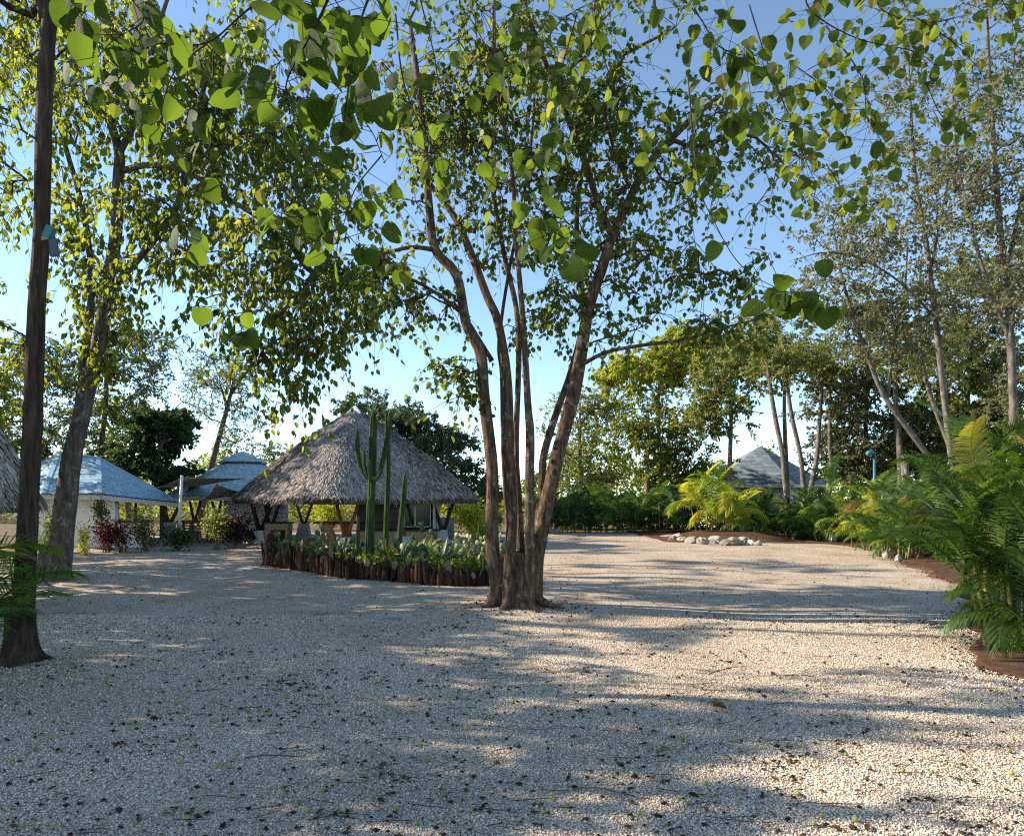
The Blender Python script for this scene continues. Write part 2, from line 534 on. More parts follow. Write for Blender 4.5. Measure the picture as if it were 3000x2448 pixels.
# ------------------------------------------------------------------ ground
def hgt(x, y):
    x = np.asarray(x, float); y = np.asarray(y, float)
    h = 0.025 * np.sin(x * .7 + 1.3) * np.sin(y * .55 + .4) + 0.015 * np.sin(x * 1.9 + y * .8) + .012 * np.sin(y * 2.3 - x * .5)
    h = h + .07 * np.exp(-((x - .15) ** 2 + (y - 12.0) ** 2) / 1.6)
    h = h + .10 * np.exp(-((x + 10.9) ** 2 + (y - 16.0) ** 2) / 3.0)
    h = h + .07 * np.exp(-((x + 5.75) ** 2 + (y - 7.8) ** 2) / 1.5)
    return h


def struct(o, label=None):
    o['kind'] = 'structure'
    if label:
        o['label'] = label; o['category'] = 'ground'
    return o


def sheet(name, mat, xs, ys, zf):
    X, Y = np.meshgrid(xs, ys)
    V = np.c_[X.ravel(), Y.ravel(), zf(X, Y).ravel()]
    nx, ny = len(xs), len(ys)
    i = (np.arange(ny - 1)[:, None] * nx + np.arange(nx - 1)[None]).ravel()
    g = Geo().add(V, None, np.stack([i, i + 1, i + nx + 1, i + nx], -1))
    return g.obj(name, mat, smooth=True)


struct(sheet('ground', G['forest_floor'], np.linspace(-900, 900, 60), np.linspace(-300, 1500, 60), lambda x, y: np.full_like(x, -.06)),
       'brown leaf-littered soil ground running back under the trees')

# gravel yard: rows of points between a left and a right edge that wander
D_R = np.array([-6, 0, 5, 7.8, 9.5, 11.5, 15, 19.5, 22, 26, 30, 33.5, 36, 39.5])
X_R = np.array([6.5, 5.6, 5.4, 5.7, 6.6, 8.0, 10.3, 11.9, 12.7, 14.3, 14.6, 13.8, 12.6, 11.8])
D_L = np.array([-6, 5, 12, 18, 22, 26, 30, 34, 39.5])
X_L = np.array([-13, -13, -16, -17.5, -18, -19, -20, -20, -20])


def yard_right(y):
    return np.interp(y, D_R, X_R) + .12 * np.sin(y * 2.1) + .08 * np.sin(y * 5.3 + 1)


rows = np.concatenate([np.linspace(-6, 14, 90), np.linspace(14.3, 39.5, 80)])
cols = np.linspace(0, 1, 150)
xl = np.interp(rows, D_L, X_L) + .15 * np.sin(rows * 1.7)
xr = yard_right(rows)
X = xl[:, None] + (xr - xl)[:, None] * cols[None]
Y = np.repeat(rows[:, None], len(cols), 1)
Z = hgt(X, Y)
edge = np.minimum(1, np.minimum(cols, 1 - cols) * 60)[None]
Z = Z * edge - .05 * (1 - edge)
i = (np.arange(len(rows) - 1)[:, None] * len(cols) + np.arange(len(cols) - 1)[None]).ravel()
nx = len(cols)
g = Geo().add(np.c_[X.ravel(), Y.ravel(), Z.ravel()], None, np.stack([i, i + 1, i + nx + 1, i + nx], -1))
struct(g.obj('gravel_yard', G['gravel_sheet'], smooth=True), 'wide yard of pale grey gravel in front of the thatched pavilion')


# soil bed with its mound to the right of the yard
def soil_h(x, y):
    m = .42 * np.exp(-(((x - 10.6) / 2.6) ** 2 + ((y - 32.6) / 2.0) ** 2) ** 2)
    return .03 + m + .03 * np.sin(x * 1.3) * np.sin(y * 1.1 + .5)


rows2 = np.linspace(-5, 44, 110)
cols2 = np.linspace(0, 1, 40) ** 1.5
xr2 = yard_right(np.minimum(rows2, 39.5)) - .15
xr2 = np.where(rows2 > 29.4, np.minimum(xr2, 14.4 - np.clip((rows2 - 29.4) / 1.2, 0, 1) * 7.4), xr2)
X = xr2[:, None] + cols2[None] * 14
Y = np.repeat(rows2[:, None], 40, 1)
Z = soil_h(X, Y)
Z[:, 0] = -.03; Z[:, -1] = -.05
i = (np.arange(109)[:, None] * 40 + np.arange(39)[None]).ravel()
g = Geo().add(np.c_[X.ravel(), Y.ravel(), Z.ravel()], None, np.stack([i, i + 1, i + 41, i + 40], -1))
struct(g.obj('soil_bed', G['soil'], smooth=True), 'reddish brown planting soil under the palms edging the gravel')

# loose stones of the near gravel, real geometry
oct_v = np.array([(1, 0, 0), (-1, 0, 0), (0, 1, 0), (0, -1, 0), (0, 0, 1), (0, 0, -1)], float)
oct_f = np.array([(0, 2, 4), (2, 1, 4), (1, 3, 4), (3, 0, 4), (2, 0, 5), (1, 2, 5), (3, 1, 5), (0, 3, 5)])
NP_ = 165000
r = RNG.uniform(0, 1, NP_)
yd = 3.4 + (11.5 - 3.4) * r ** 1.55
xx = RNG.uniform(-.84, .84, NP_) * yd
ok = (xx < yard_right(yd) - .1)
yd, xx = yd[ok], xx[ok]
n = len(yd)
sz = RNG.uniform(.0036, .0082, n) * (1 + .04 * (yd - 3.4)) * np.where(RNG.uniform(0, 1, n) < .06, 1.45, 1)
V = oct_v[None] * RNG.uniform(.6, 1.35, (n, 6, 1)) * sz[:, None, None]
V = V * np.array([1.0, 1.0, .8])
an = RNG.uniform(0, 6.28, n)
tl = RNG.normal(0, .5, n)
ca, sa, ct, st_ = np.cos(an)[:, None], np.sin(an)[:, None], np.cos(tl)[:, None], np.sin(tl)[:, None]
vx, vy, vz = V[..., 0], V[..., 1], V[..., 2]
vx, vz = vx * ct + vz * st_, -vx * st_ + vz * ct
vx, vy = vx * ca - vy * sa, vx * sa + vy * ca
V = np.stack([vx + xx[:, None], vy + yd[:, None], vz + (hgt(xx, yd) + sz * RNG.uniform(.0, 1.0, n))[:, None]], -1)
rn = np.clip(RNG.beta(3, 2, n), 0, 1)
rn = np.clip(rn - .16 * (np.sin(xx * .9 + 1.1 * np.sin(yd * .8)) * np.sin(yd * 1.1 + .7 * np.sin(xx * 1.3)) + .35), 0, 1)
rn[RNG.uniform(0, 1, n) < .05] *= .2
g = Geo().add(V.reshape(-1, 3), (np.arange(n)[:, None, None] * 6 + oct_f[None]).reshape(-1, 3), None, np.repeat(rn, 6))
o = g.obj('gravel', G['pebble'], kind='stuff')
o['label'] = 'loose pale limestone chippings covering the near yard'; o['category'] = 'gravel'


# ------------------------------------------------------------------ tree machinery
def blob(px, py, d, rx, ry, rd, n):
    """Crown lobe: centre seen at a pixel, half sizes in pixels and metres, number of leaf clusters."""
    return (P(px, py, d), np.array([rx / FPX * d, rd, ry / FPX * d]), n)


def blob_pts(b, rng):
    c, r, n = b
    v = unit(rng.normal(0, 1, (n, 3))) * (rng.uniform(0, 1, (n, 1)) ** .45)
    return c + v * r


def trunk_nodes(poly, zmin):
    out = []
    for p in poly:
        q = catmull(p, 5)
        out.append(q[q[:, 2] > zmin] if (q[:, 2] > zmin).any() else q[-1:])
    return np.vstack(out)


def skeleton(start, centers, rng, bend=.12):
    """Joins every leaf cluster to the nearest limb already there; returns segments and radii."""
    pos = [p for p in start]; par = [-1] * len(pos)
    n0 = len(pos)
    d0 = np.linalg.norm(centers[:, None] - start[None], axis=2).min(1)
    tips = []
    arr = np.array(pos)
    for ci in np.argsort(d0):
        c = centers[ci]
        dv = c - arr
        dist = np.linalg.norm(dv, axis=1)
        cost = dist * (1 + .6 * np.clip(-dv[:, 2] / np.maximum(dist, .01), 0, 1))
        k = int(np.argmin(cost)); L = dist[k]
        m = max(2, min(7, int(L / .35) + 1))
        a = arr[k]
        off = rng.normal(0, bend * L, 3); off[2] += .10 * L
        last = k; new = []
        for s in range(1, m + 1):
            t = s / m
            q = a + (c - a) * t + off * math.sin(math.pi * t) * .7 + rng.normal(0, .02 * L, 3) * (t < 1)
            new.append(q); pos.append(q); par.append(last); last = len(pos) - 1
        arr = np.vstack([arr, new])
        tips.append(last)
    load = np.zeros(len(pos))
    for t in tips:
        load[t] += 1
    for k in range(len(pos) - 1, n0 - 1, -1):
        load[par[k]] += load[k]
    idx = np.arange(n0, len(pos))
    pr = np.array(par)[idx]
    return arr[pr], arr[idx], load[pr], load[idx], pr < n0


IND_LEAF = {}


def single_leaf_meshes(mat, tmpl, wid, tag_):
    key = (mat.name, tag_)
    if key not in IND_LEAF:
        T, F = tmpl
        T = T * np.array([1, wid, 1])
        L = []
        for k in range(7):
            me = mesh_np('leaf', T, F, None, np.full(len(T), (k + .5) / 7), smooth=True)
            me.materials.append(mat); L.append(me)
        IND_LEAF[key] = L
    return IND_LEAF[key]


def put_leaves(root, pos, axis, nrm, size, rnd, mat, tmpl, wid, n_ind, tag_, crown_name='crown'):
    """The n_ind leaves that show largest become parts of their own, the rest one crown mesh."""
    sel = np.zeros(len(pos), bool)
    if n_ind:
        px = 1500 + pos[:, 0] / np.maximum(pos[:, 1], .3) * FPX
        py = HZ - (pos[:, 2] - CAMH) / np.maximum(pos[:, 1], .3) * FPX
        vis = (px > 10) & (px < 2990) & (py > 10) & (pos[:, 1] > .5)
        score = np.where(vis, size / np.maximum(pos[:, 1], .5), 0)
        sel[np.argsort(-score)[:n_ind]] = True
        sel &= vis
        M = single_leaf_meshes(mat, tmpl, wid, tag_)
        a, s, nn = leaf_frames(axis[sel], nrm[sel])
        for k, q in enumerate(np.nonzero(sel)[0]):
            z = size[q]
            mt = Matrix(((a[k][0] * z, s[k][0] * z, nn[k][0] * z, pos[q][0]),
                         (a[k][1] * z, s[k][1] * z, nn[k][1] * z, pos[q][1]),
                         (a[k][2] * z, s[k][2] * z, nn[k][2] * z, pos[q][2]), (0, 0, 0, 1)))
            inst('leaf', M[min(6, int(rnd[q] * 7))], root, mt)
    g = Geo()
    r = ~sel
    leaves(g, pos[r], axis[r], nrm[r], size[r], tmpl, rnd[r], wid)
    o = g.obj(crown_name, mat, root, smooth=False)
    if n_ind:
        o['kind'] = 'stuff'
    return o


def tree(name, label, cat, base, trunks, blobs, leafmat, bark, seed, tmpl=DIAM, size=(.06, .10), per=50, sig=.35, droop=.4,
         hang=0.0, wid=1.0, group=None, n_ind=0, r0=.011, zmin=None, twigs=6, sides=9, wob=.06, trunk_names=None, flat=1.0, tag_='a'):
    rng = np.random.default_rng(seed)
    root = thing(name, label, cat, base, group)
    polys = []
    for k, (pts, rad) in enumerate(trunks):
        pts = np.asarray(pts, float)
        q = catmull(pts, 5)
        rr = np.interp(np.linspace(0, 1, len(q)), np.linspace(0, 1, len(rad)), rad)
        g = Geo(); tube(g, q, rr, sides, wob, seed=seed + k)
        g.obj(trunk_names[k] if trunk_names else ('trunk' if k == 0 else 'limb'), bark, root, smooth=True)
        polys.append(pts)
    C = np.vstack([blob_pts(b, rng) for b in blobs])
    st = trunk_nodes(polys, zmin if zmin is not None else polys[0][0][2] + .35 * (polys[0][-1][2] - polys[0][0][2]))
    A, B, la, lb, first = skeleton(st, C, rng)
    g = Geo()
    ra = r0 * np.sqrt(np.where(first, lb, la)); rb = r0 * np.sqrt(lb)
    segs(g, A, B, np.minimum(ra, rb * 1.25), rb, 5)
    # leaves sit in strings along fine arching twigs
    n = len(C) * per
    K = max(twigs, 5)
    nt = len(C) * K
    cx_ = np.repeat(np.arange(len(C)), K)
    dv = unit(rng.normal(0, 1, (nt, 3)) * np.array([1, 1, .7 * flat]) + np.array([0, 0, .15]))
    Ls = sig * rng.uniform(1.0, 2.7, nt)
    fall = Ls * .35 * droop + hang * rng.uniform(.4, 1.5, nt)

    def tp(t, s_):
        p = C[cx_[t]] + dv[t] * (Ls[t] * s_)[:, None]
        p[:, 2] -= fall[t] * s_ ** 1.7
        return p
    if twigs:
        at = np.arange(nt)
        for a_, b_ in ((0, .35), (.35, .7), (.7, 1.0)):
            segs(g, tp(at, np.full(nt, a_)), tp(at, np.full(nt, b_)), r0 * (.8 - .5 * a_), r0 * (.8 - .5 * b_), 3)
    g.obj('branches', bark, root, smooth=True, kind='stuff')
    ci = np.repeat(np.arange(len(C)), per)
    ti = ci * K + rng.integers(0, K, n)
    s_ = .12 + .9 * rng.uniform(0, 1, n) ** .8
    pos = tp(ti, s_) + rng.normal(0, .10 * sig, (n, 3))
    tg = dv[ti] * Ls[ti][:, None]; tg[:, 2] -= 1.7 * fall[ti] * s_ ** .7
    axis = unit(unit(tg) * .6 + rng.normal(0, .75, (n, 3)) + np.array([0, 0, -droop * 1.2]))
    nrm = rng.normal(0, 1, (n, 3)) + np.array([0, 0, 1.0]) * (1 - .5 * droop)
    sz = rng.uniform(size[0], size[1], n)
    rn = np.clip(rng.normal(.45, .2, n) + (rng.uniform(0, 1, len(C))[ci] - .5) * .35, 0, .96)
    rn[rng.uniform(0, 1, n) < .015] = 1.0
    put_leaves(root, pos, axis, nrm, sz, rn, leafmat, tmpl, wid, n_ind, tag_)
    return root


def px_poly(pts, d, dd=None):
    """Pixel polyline to world, distance constant or per point."""
    return np.array([P(x, y, (d if dd is None else dd[k])) for k, (x, y) in enumerate(pts)])

# ------------------------------------------------------------------ building materials
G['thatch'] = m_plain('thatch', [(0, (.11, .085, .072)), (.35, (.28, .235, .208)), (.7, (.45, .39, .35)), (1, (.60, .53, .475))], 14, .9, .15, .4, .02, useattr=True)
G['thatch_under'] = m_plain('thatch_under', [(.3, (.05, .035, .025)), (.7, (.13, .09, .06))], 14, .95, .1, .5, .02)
G['white_wall'] = m_plain('white_wall', [(.25, (.74, .75, .76)), (.7, (.86, .86, .86))], 2.5, .85, .2, .15, .01)
G['fascia'] = m_plain('fascia', [(.3, (.60, .57, .52)), (.7, (.72, .69, .64))], 3, .7, .3, .1, .005)
G['shingle'] = m_objrnd('shingle_piece', [(0, (.30, .45, .55)), (.5, (.36, .52, .62)), (1, (.42, .57, .66))], 30, .85, .2, .3)
G['shingles'] = m_plain('shingle_courses', [(0, (.30, .45, .55)), (.5, (.36, .52, .62)), (1, (.42, .57, .66))], 30, .85, .2, .3, .005, useattr=True)
G['shingles_teal'] = m_plain('shingle_teal', [(0, (.31, .47, .51)), (.5, (.38, .54, .57)), (1, (.45, .60, .62))], 30, .85, .2, .3, .005, useattr=True)
G['shingles_grey'] = m_plain('shingle_grey', [(0, (.12, .155, .185)), (.5, (.16, .20, .235)), (1, (.23, .265, .29))], 30, .85, .2, .3, .005, useattr=True)
G['dark_post'] = m_bark('dark_post', (.02, .015, .012), (.05, .035, .027), (.10, .07, .05), .15, 14, .6, .02)
G['red_post'] = m_bark('red_post', (.10, .035, .02), (.2, .075, .04), (.3, .13, .08), .15, 14, .5, .02)
G['concrete'] = m_plain('concrete', [(.3, (.42, .42, .41)), (.7, (.58, .58, .56))], 5, .9, .2, .3, .01)
G['grey_stucco'] = m_plain('grey_stucco', [(.3, (.2, .2, .2)), (.7, (.3, .3, .3))], 5, .9, .2, .3, .01)
G['tan_wood'] = m_plain('tan_wood', [(.3, (.30, .19, .10)), (.5, (.42, .28, .16)), (.7, (.5, .36, .22))], 5, .6, .3, .2, .005, vs=(1, 1, 8))
G['orange_wood'] = m_plain('orange_wood', [(.3, (.22, .09, .03)), (.5, (.42, .19, .07)), (.7, (.55, .3, .13))], 5, .55, .3, .2, .01, vs=(3, 3, .6))
G['dark_wood'] = m_plain('dark_wood', [(.3, (.025, .017, .012)), (.7, (.07, .045, .03))], 6, .6, .3, .2, .01, vs=(.4, 3, 3))
G['panel'] = m_plain('dark_panel', [(.3, (.055, .052, .042)), (.7, (.085, .08, .066))], 3, .7, .3, .1, .005)
G['glass_dark'] = m_plain('dark_glass', [(.3, (.010, .014, .012)), (.7, (.022, .03, .024))], 1.5, .12, .5, .0, .001)
G['alu'] = m_plain('pale_frame', [(.3, (.42, .40, .36)), (.7, (.5, .48, .44))], 5, .5, .4, .05, .002)
G['sail'] = m_leaf('sail_cloth', [(0, (.26, .25, .25)), (1, (.32, .31, .30))], .2, (.4, .38, .36), .9, .1)
G['white_metal'] = m_plain('white_metal', [(.3, (.62, .63, .63)), (.7, (.75, .75, .75))], 4, .5, .4, .05, .002)
G['teal_metal'] = m_plain('teal_metal', [(.3, (.015, .11, .12)), (.7, (.03, .17, .18))], 4, .5, .4, .05, .002)
G['dark_metal'] = m_plain('dark_metal', [(.3, (.02, .03, .035)), (.7, (.04, .055, .06))], 4, .4, .5, .05, .002)


def m_mural():
    m, nt, out = nmat('mural_wall')
    v = coords(nt)
    vo = node(nt, 'ShaderNodeTexVoronoi'); vo.feature = 'DISTANCE_TO_EDGE'
    vo.inputs['Scale'].default_value = 5.0
    wv = noise(nt, v, 3, 4)
    mp = node(nt, 'ShaderNodeVectorMath', operation='ADD')
    nt.links.new(v, mp.inputs[0]); nt.links.new(mixc(nt, 'MULTIPLY', 1.0, wv, (.5, .5, .5)), mp.inputs[1])
    nt.links.new(mp.outputs[0], vo.inputs['Vector'])
    lines = ramp(nt, vo.outputs['Distance'], [(.02, (1, 1, 1)), (.06, (0, 0, 0))])
    msk = ramp(nt, noise(nt, v, .9, 3), [(.42, (0, 0, 0)), (.55, (1, 1, 1))])
    f = mixc(nt, 'MULTIPLY', 1.0, lines, msk)
    c = mixc(nt, 'MIX', f, (.72, .73, .74), (.16, .22, .34))
    p = principled(nt, c, .85, .2)
    nt.links.new(p.outputs[0], out.inputs[0])
    return m


G['mural'] = m_mural()


# ------------------------------------------------------------------ roofs of thatch
def square_r(th, p=7.0):
    """Distance to the edge of a rounded square standing on its corner (corner radius 1)."""
    a = th + math.pi / 4
    return .7071 / (np.abs(np.cos(a)) ** p + np.abs(np.sin(a)) ** p) ** (1 / p) * (1.0)


def thatch_roof(root, cx, cy, rad, z_e, z_a, n, seed, th0=0.0, rfun=square_r, fringe=2500):
    rng = np.random.default_rng(seed)
    ths = np.linspace(0, 2 * np.pi, 96, endpoint=False)
    ts = np.linspace(.015, 1, 26)
    R_ = rfun(ths - th0)[None] * rad

    def surf(t, th):
        rr = rfun(th - th0) * rad * t
        rr = rr * (1 + .012 * np.sin(th * 5 + 1) * t + .008 * np.sin(th * 13) * t)
        z = z_a - (z_a - z_e) * (t + .06 * np.sin(np.pi * t) * -1) + .05 * t * (np.sin(th * 3 + 2) + .6 * np.sin(th * 7 + t * 6)) * (1.1 - t)
        return np.stack([cx + rr * np.cos(th), cy + rr * np.sin(th), z], -1)
    V = surf(np.repeat(ts[:, None], 96, 1), np.repeat(ths[None], 26, 0)).reshape(-1, 3)
    i = np.arange(25)[:, None] * 96; j = np.arange(96)[None]; k = (j + 1) % 96
    F = np.stack([i + j, i + 96 + j, i + 96 + k, i + k], -1).reshape(-1, 4)
    g = Geo().add(V, None, F, .3)
    # underside
    U = surf(np.repeat(ts[:, None], 96, 1), np.repeat(ths[None], 26, 0)) - np.array([0, 0, .22])
    U[-1, :, :2] = np.array([cx, cy]) + (U[-1, :, :2] - np.array([cx, cy])) * .985
    gu = Geo().add(U.reshape(-1, 3), None, F[:, ::-1], .3)
    e = 25 * 96
    rim = np.vstack([V[e:e + 96], U.reshape(-1, 3)[e:e + 96]])
    jj = np.arange(96); kk = (jj + 1) % 96
    gu.add(rim, None, np.stack([jj, jj + 96, kk + 96, kk], -1), .3)
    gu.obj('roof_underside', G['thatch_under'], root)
    # palm-leaf strips
    t = np.sqrt(rng.uniform(.0004, .97, n)); th = rng.uniform(0, 2 * np.pi, n)
    p0 = surf(t, th); p1 = surf(np.minimum(t + .03, 1.03), th)
    ax = unit(p1 - p0); side = unit(np.cross(ax, np.array([0, 0, 1.0])))
    nr = np.cross(side, ax); nr *= np.sign(nr[:, 2:3])
    L = rng.uniform(.13, .30, n); w = rng.uniform(.02, .045, n)
    ax2 = unit(ax + side * rng.normal(0, .28, (n, 1)) + nr * rng.uniform(.02, .17, (n, 1)))
    sd = unit(np.cross(ax2, nr) + nr * rng.normal(0, .35, (n, 1)))
    p0 = p0 + nr * .015
    Q = np.stack([p0 - sd * w[:, None] * .5, p0 + sd * w[:, None] * .5,
                  p0 + ax2 * L[:, None] + sd * w[:, None] * .35, p0 + ax2 * L[:, None] - sd * w[:, None] * .35], 1)
    rn = np.clip(rng.normal(.52, .25, n) + .16 * np.sin(th * 9 + t * 11) * np.sin(t * 17 + th * 4), 0, 1)
    g.add(Q.reshape(-1, 3), None, np.arange(n * 4).reshape(-1, 4), np.repeat(rn, 4))
    # hanging fringe at the eave
    m = fringe
    th = rng.uniform(0, 2 * np.pi, m); p0 = surf(rng.uniform(.95, 1.0, m), th)
    out = np.stack([np.cos(th), np.sin(th), np.zeros(m)], -1)
    ax = unit(out * rng.uniform(.15, .8, (m, 1)) + np.array([0, 0, -1.0]) + rng.normal(0, .2, (m, 3)))
    sd = unit(np.cross(ax, out) + rng.normal(0, .2, (m, 3)))
    L = rng.uniform(.10, .36, m) * (1 + .3 * np.sin(th * 17)); w = rng.uniform(.015, .04, m)
    p0 = p0 + np.array([0, 0, .02])
    Q = np.stack([p0 - sd * w[:, None] * .5, p0 + sd * w[:, None] * .5,
                  p0 + ax * L[:, None] + sd * w[:, None] * .3, p0 + ax * L[:, None] - sd * w[:, None] * .3], 1)
    g.add(Q.reshape(-1, 3), None, np.arange(m * 4).reshape(-1, 4), np.repeat(np.clip(rng.normal(.35, .2, m), 0, 1), 4))
    return g.obj('thatch_roof', G['thatch'], root, kind='stuff')


def vpost(root, foot, topa, topb, mat, fz, fw=.34, r=.085, white=True):
    """Two raking posts rising as a V from a tapered footing."""
    fx, fy = foot[0], foot[1]
    if white:
        g = Geo()
        s0, s1 = fw, fw * .62
        pol = [(fx - s0, fy - s0), (fx + s0, fy - s0), (fx + s0, fy + s0), (fx - s0, fy + s0)]
        prism(g, pol, 0.0, fz, inset=1 - s1 / s0)
        g.obj('footing', G['concrete'] if white != 'w' else G['white_wall'], root)
    for t in (topa, topb):
        g = Geo()
        s = np.array([fx, fy, fz - .08]) + (np.array(t) - np.array([fx, fy, fz])) * np.array([.06, .06, 0])
        tube(g, [s, (s + np.array(t)) / 2, np.array(t)], [r, r * .95, r * .9], 9, .05, seed=int(abs(fx) * 100))
        g.obj('post', mat, root, smooth=True)


# thatched pavilion
PCX, PCY = P(1040, 0, 30)[:2]
ZE, ZA = 2.0, 6.05
pav = thing('thatched_pavilion', 'large open pavilion with steep square thatched roof behind the cactus bed', 'pavilion', (PCX, PCY, 0))
thatch_roof(pav, PCX, PCY, 6.08, ZE, ZA, 52000, 3)
g = Geo()
c = np.array([PCX, PCY])
prism(g, [c + (-.34, -.34), c + (.34, -.34), c + (.34, .34), c + (-.34, .34)], ZA - .26, ZA + .12, inset=.9)
g.obj('roof_cap', G['white_wall'], pav)
g = Geo()
s = 4.55
prism(g, [c + (0, -s), c + (s, 0), c + (0, s), c + (-s, 0)], -.05, .14)
g.obj('floor_slab', G['concrete'], pav)
# V posts: left corner pair, back-left, front, right corner
L0 = GP(762, 1591)
vpost(pav, (L0[0], L0[1]), P(735, 1462, 29.2), P(800, 1462, 29.6), G['dark_post'], .58, .33, .10, 'w')
vpost(pav, P(792, 1560, 32.5), P(775, 1462, 32.6), P(822, 1462, 32.8), G['dark_post'], .58, .28, .09)
vpost(pav, P(890, 1560, 33.4), P(865, 1464, 33.4), P(918, 1464, 33.4), G['red_post'], .75, .33, .075)
vpost(pav, P(1012, 1560, 26.0), P(984, 1464, 26.2), P(1054, 1464, 26.0), G['red_post'], .5, .28, .075)
vpost(pav, P(1298, 1575, 29.6), P(1266, 1464, 29.3), P(1330, 1464, 29.8), G['dark_post'], .62, .26, .09)
vpost(pav, P(1190, 1560, 27.5), P(1158, 1464, 27.5), P(1162, 1464, 27.9), G['red_post'], .45, .22, .06)
# kitchen block under the roof
kb = P(1045, 0, 29.0)[0]; ke = P(1272, 0, 29.0)[0]; kd = 29.0
km = P(1168, 0, 29)[0]
g = Geo(); box(g, kb, km, kd, kd + .12, .14, 2.25); g.obj('wall_panel', G['panel'], pav)
g = Geo(); box(g, kb + .02, km - .02, kd - .05, kd - .004, .93, 1.0); g.obj('rail', G['dark_wood'], pav)
g = Geo(); box(g, kb, ke, kd + 2.2, kd + 2.3, .14, 2.3); g.obj('back_wall', G['panel'], pav)
g = Geo(); box(g, ke - .06, ke + .02, kd, kd + 2.2, .14, 2.3); g.obj('end_wall', G['alu'], pav)
w0, w1 = P(1183, 0, 29)[0], P(1262, 0, 29)[0]
wm = P(1216, 0, 29)[0]
for a, b in ((w0, wm), (wm, w1)):
    g = Geo(); box(g, a + .035, b - .035, kd + .02, kd + .05, .80, 2.2)
    gl = g.obj('window', G['glass_dark'], pav)
    for (q0, q1, z0, z1) in ((a, a + .035, .78, 2.24), (b - .033, b - .002, .78, 2.24), (a + .036, b - .036, 2.2, 2.24), (a + .036, b - .036, .76, .8)):
        g = Geo(); box(g, q0, q1, kd, kd + .07, z0, z1)
        g.obj('frame', G['alu'], gl)
g = Geo(); box(g, P(1055, 0, 28.4)[0], P(1275, 0, 28.4)[0], 28.2, 28.75, .14, .62); g.obj('counter', G['tan_wood'], pav)
g = Geo(); box(g, P(1050, 0, 28.4)[0], P(1290, 0, 28.4)[0], 28.1, 28.8, .624, .70); g.obj('counter_top', G['dark_wood'], pav)
# left serving counter
x0, x1 = P(783, 0, 29.6)[0], P(851, 0, 29.6)[0]
g = Geo(); box(g, x0, x1, 29.3, 29.9, .62, .90); g.obj('counter', G['tan_wood'], pav)
g = Geo(); box(g, x0 - .05, x1 + .05, 29.25, 29.95, .904, .97); g.obj('counter_top', G['dark_wood'], pav)
for xa in (x0 + .01, x1 - .14):
    g = Geo(); box(g, xa, xa + .13, 29.32, 29.88, .14, .616); g.obj('counter_leg', G['tan_wood'], pav)
g = Geo(); box(g, x0 + .16, x1 - .16, 29.8, 29.86, .14, .6); g.obj('counter_back', G['panel'], pav)
g = Geo(); box(g, x0 + .12, x0 + .42, 29.74, 29.785, .26, .48)
g.obj('notice', G['white_metal'], pav)

# slab table on a gnarled stump
tb = P(960, 0, 28.0)
tab = thing('slab_table', 'long dark slab table on a gnarled orange wood stump under the thatch', 'table', (tb[0], 28.0, .14))
g = Geo(); tube(g, [(tb[0], 28, .14), (tb[0] + .05, 28, .4), (tb[0] - .02, 28, .7), (tb[0], 28, .95)], [.36, .3, .26, .36], 11, .18, seed=4)
g.obj('stump_base', G['orange_wood'], tab, smooth=True)
t1 = P(1035, 0, 28)[0]
g = Geo(); tube(g, [(t1 - .3, 28, .14), (t1 - .26, 28, .5), (t1 - .3, 28, .95)], [.26, .2, .24], 9, .15, seed=8)
g.obj('stump_base', G['red_post'], tab, smooth=True)
g = Geo(); box(g, P(925, 0, 28)[0], t1 + .15, 27.6, 28.4, .955, 1.04)
g.obj('table_top', G['dark_wood'], tab)
# grey stucco wall by the right posts
g = Geo(); box(g, P(1290, 0, 31)[0], P(1330, 0, 31)[0], 31, 31.25, 0, 1.12)
gw = g.obj('stucco_wall', G['grey_stucco']); tag(gw, 'low grey stucco wall behind the right V posts of the thatched pavilion', 'wall')


# ------------------------------------------------------------------ shingled roofs
WEDGE = None


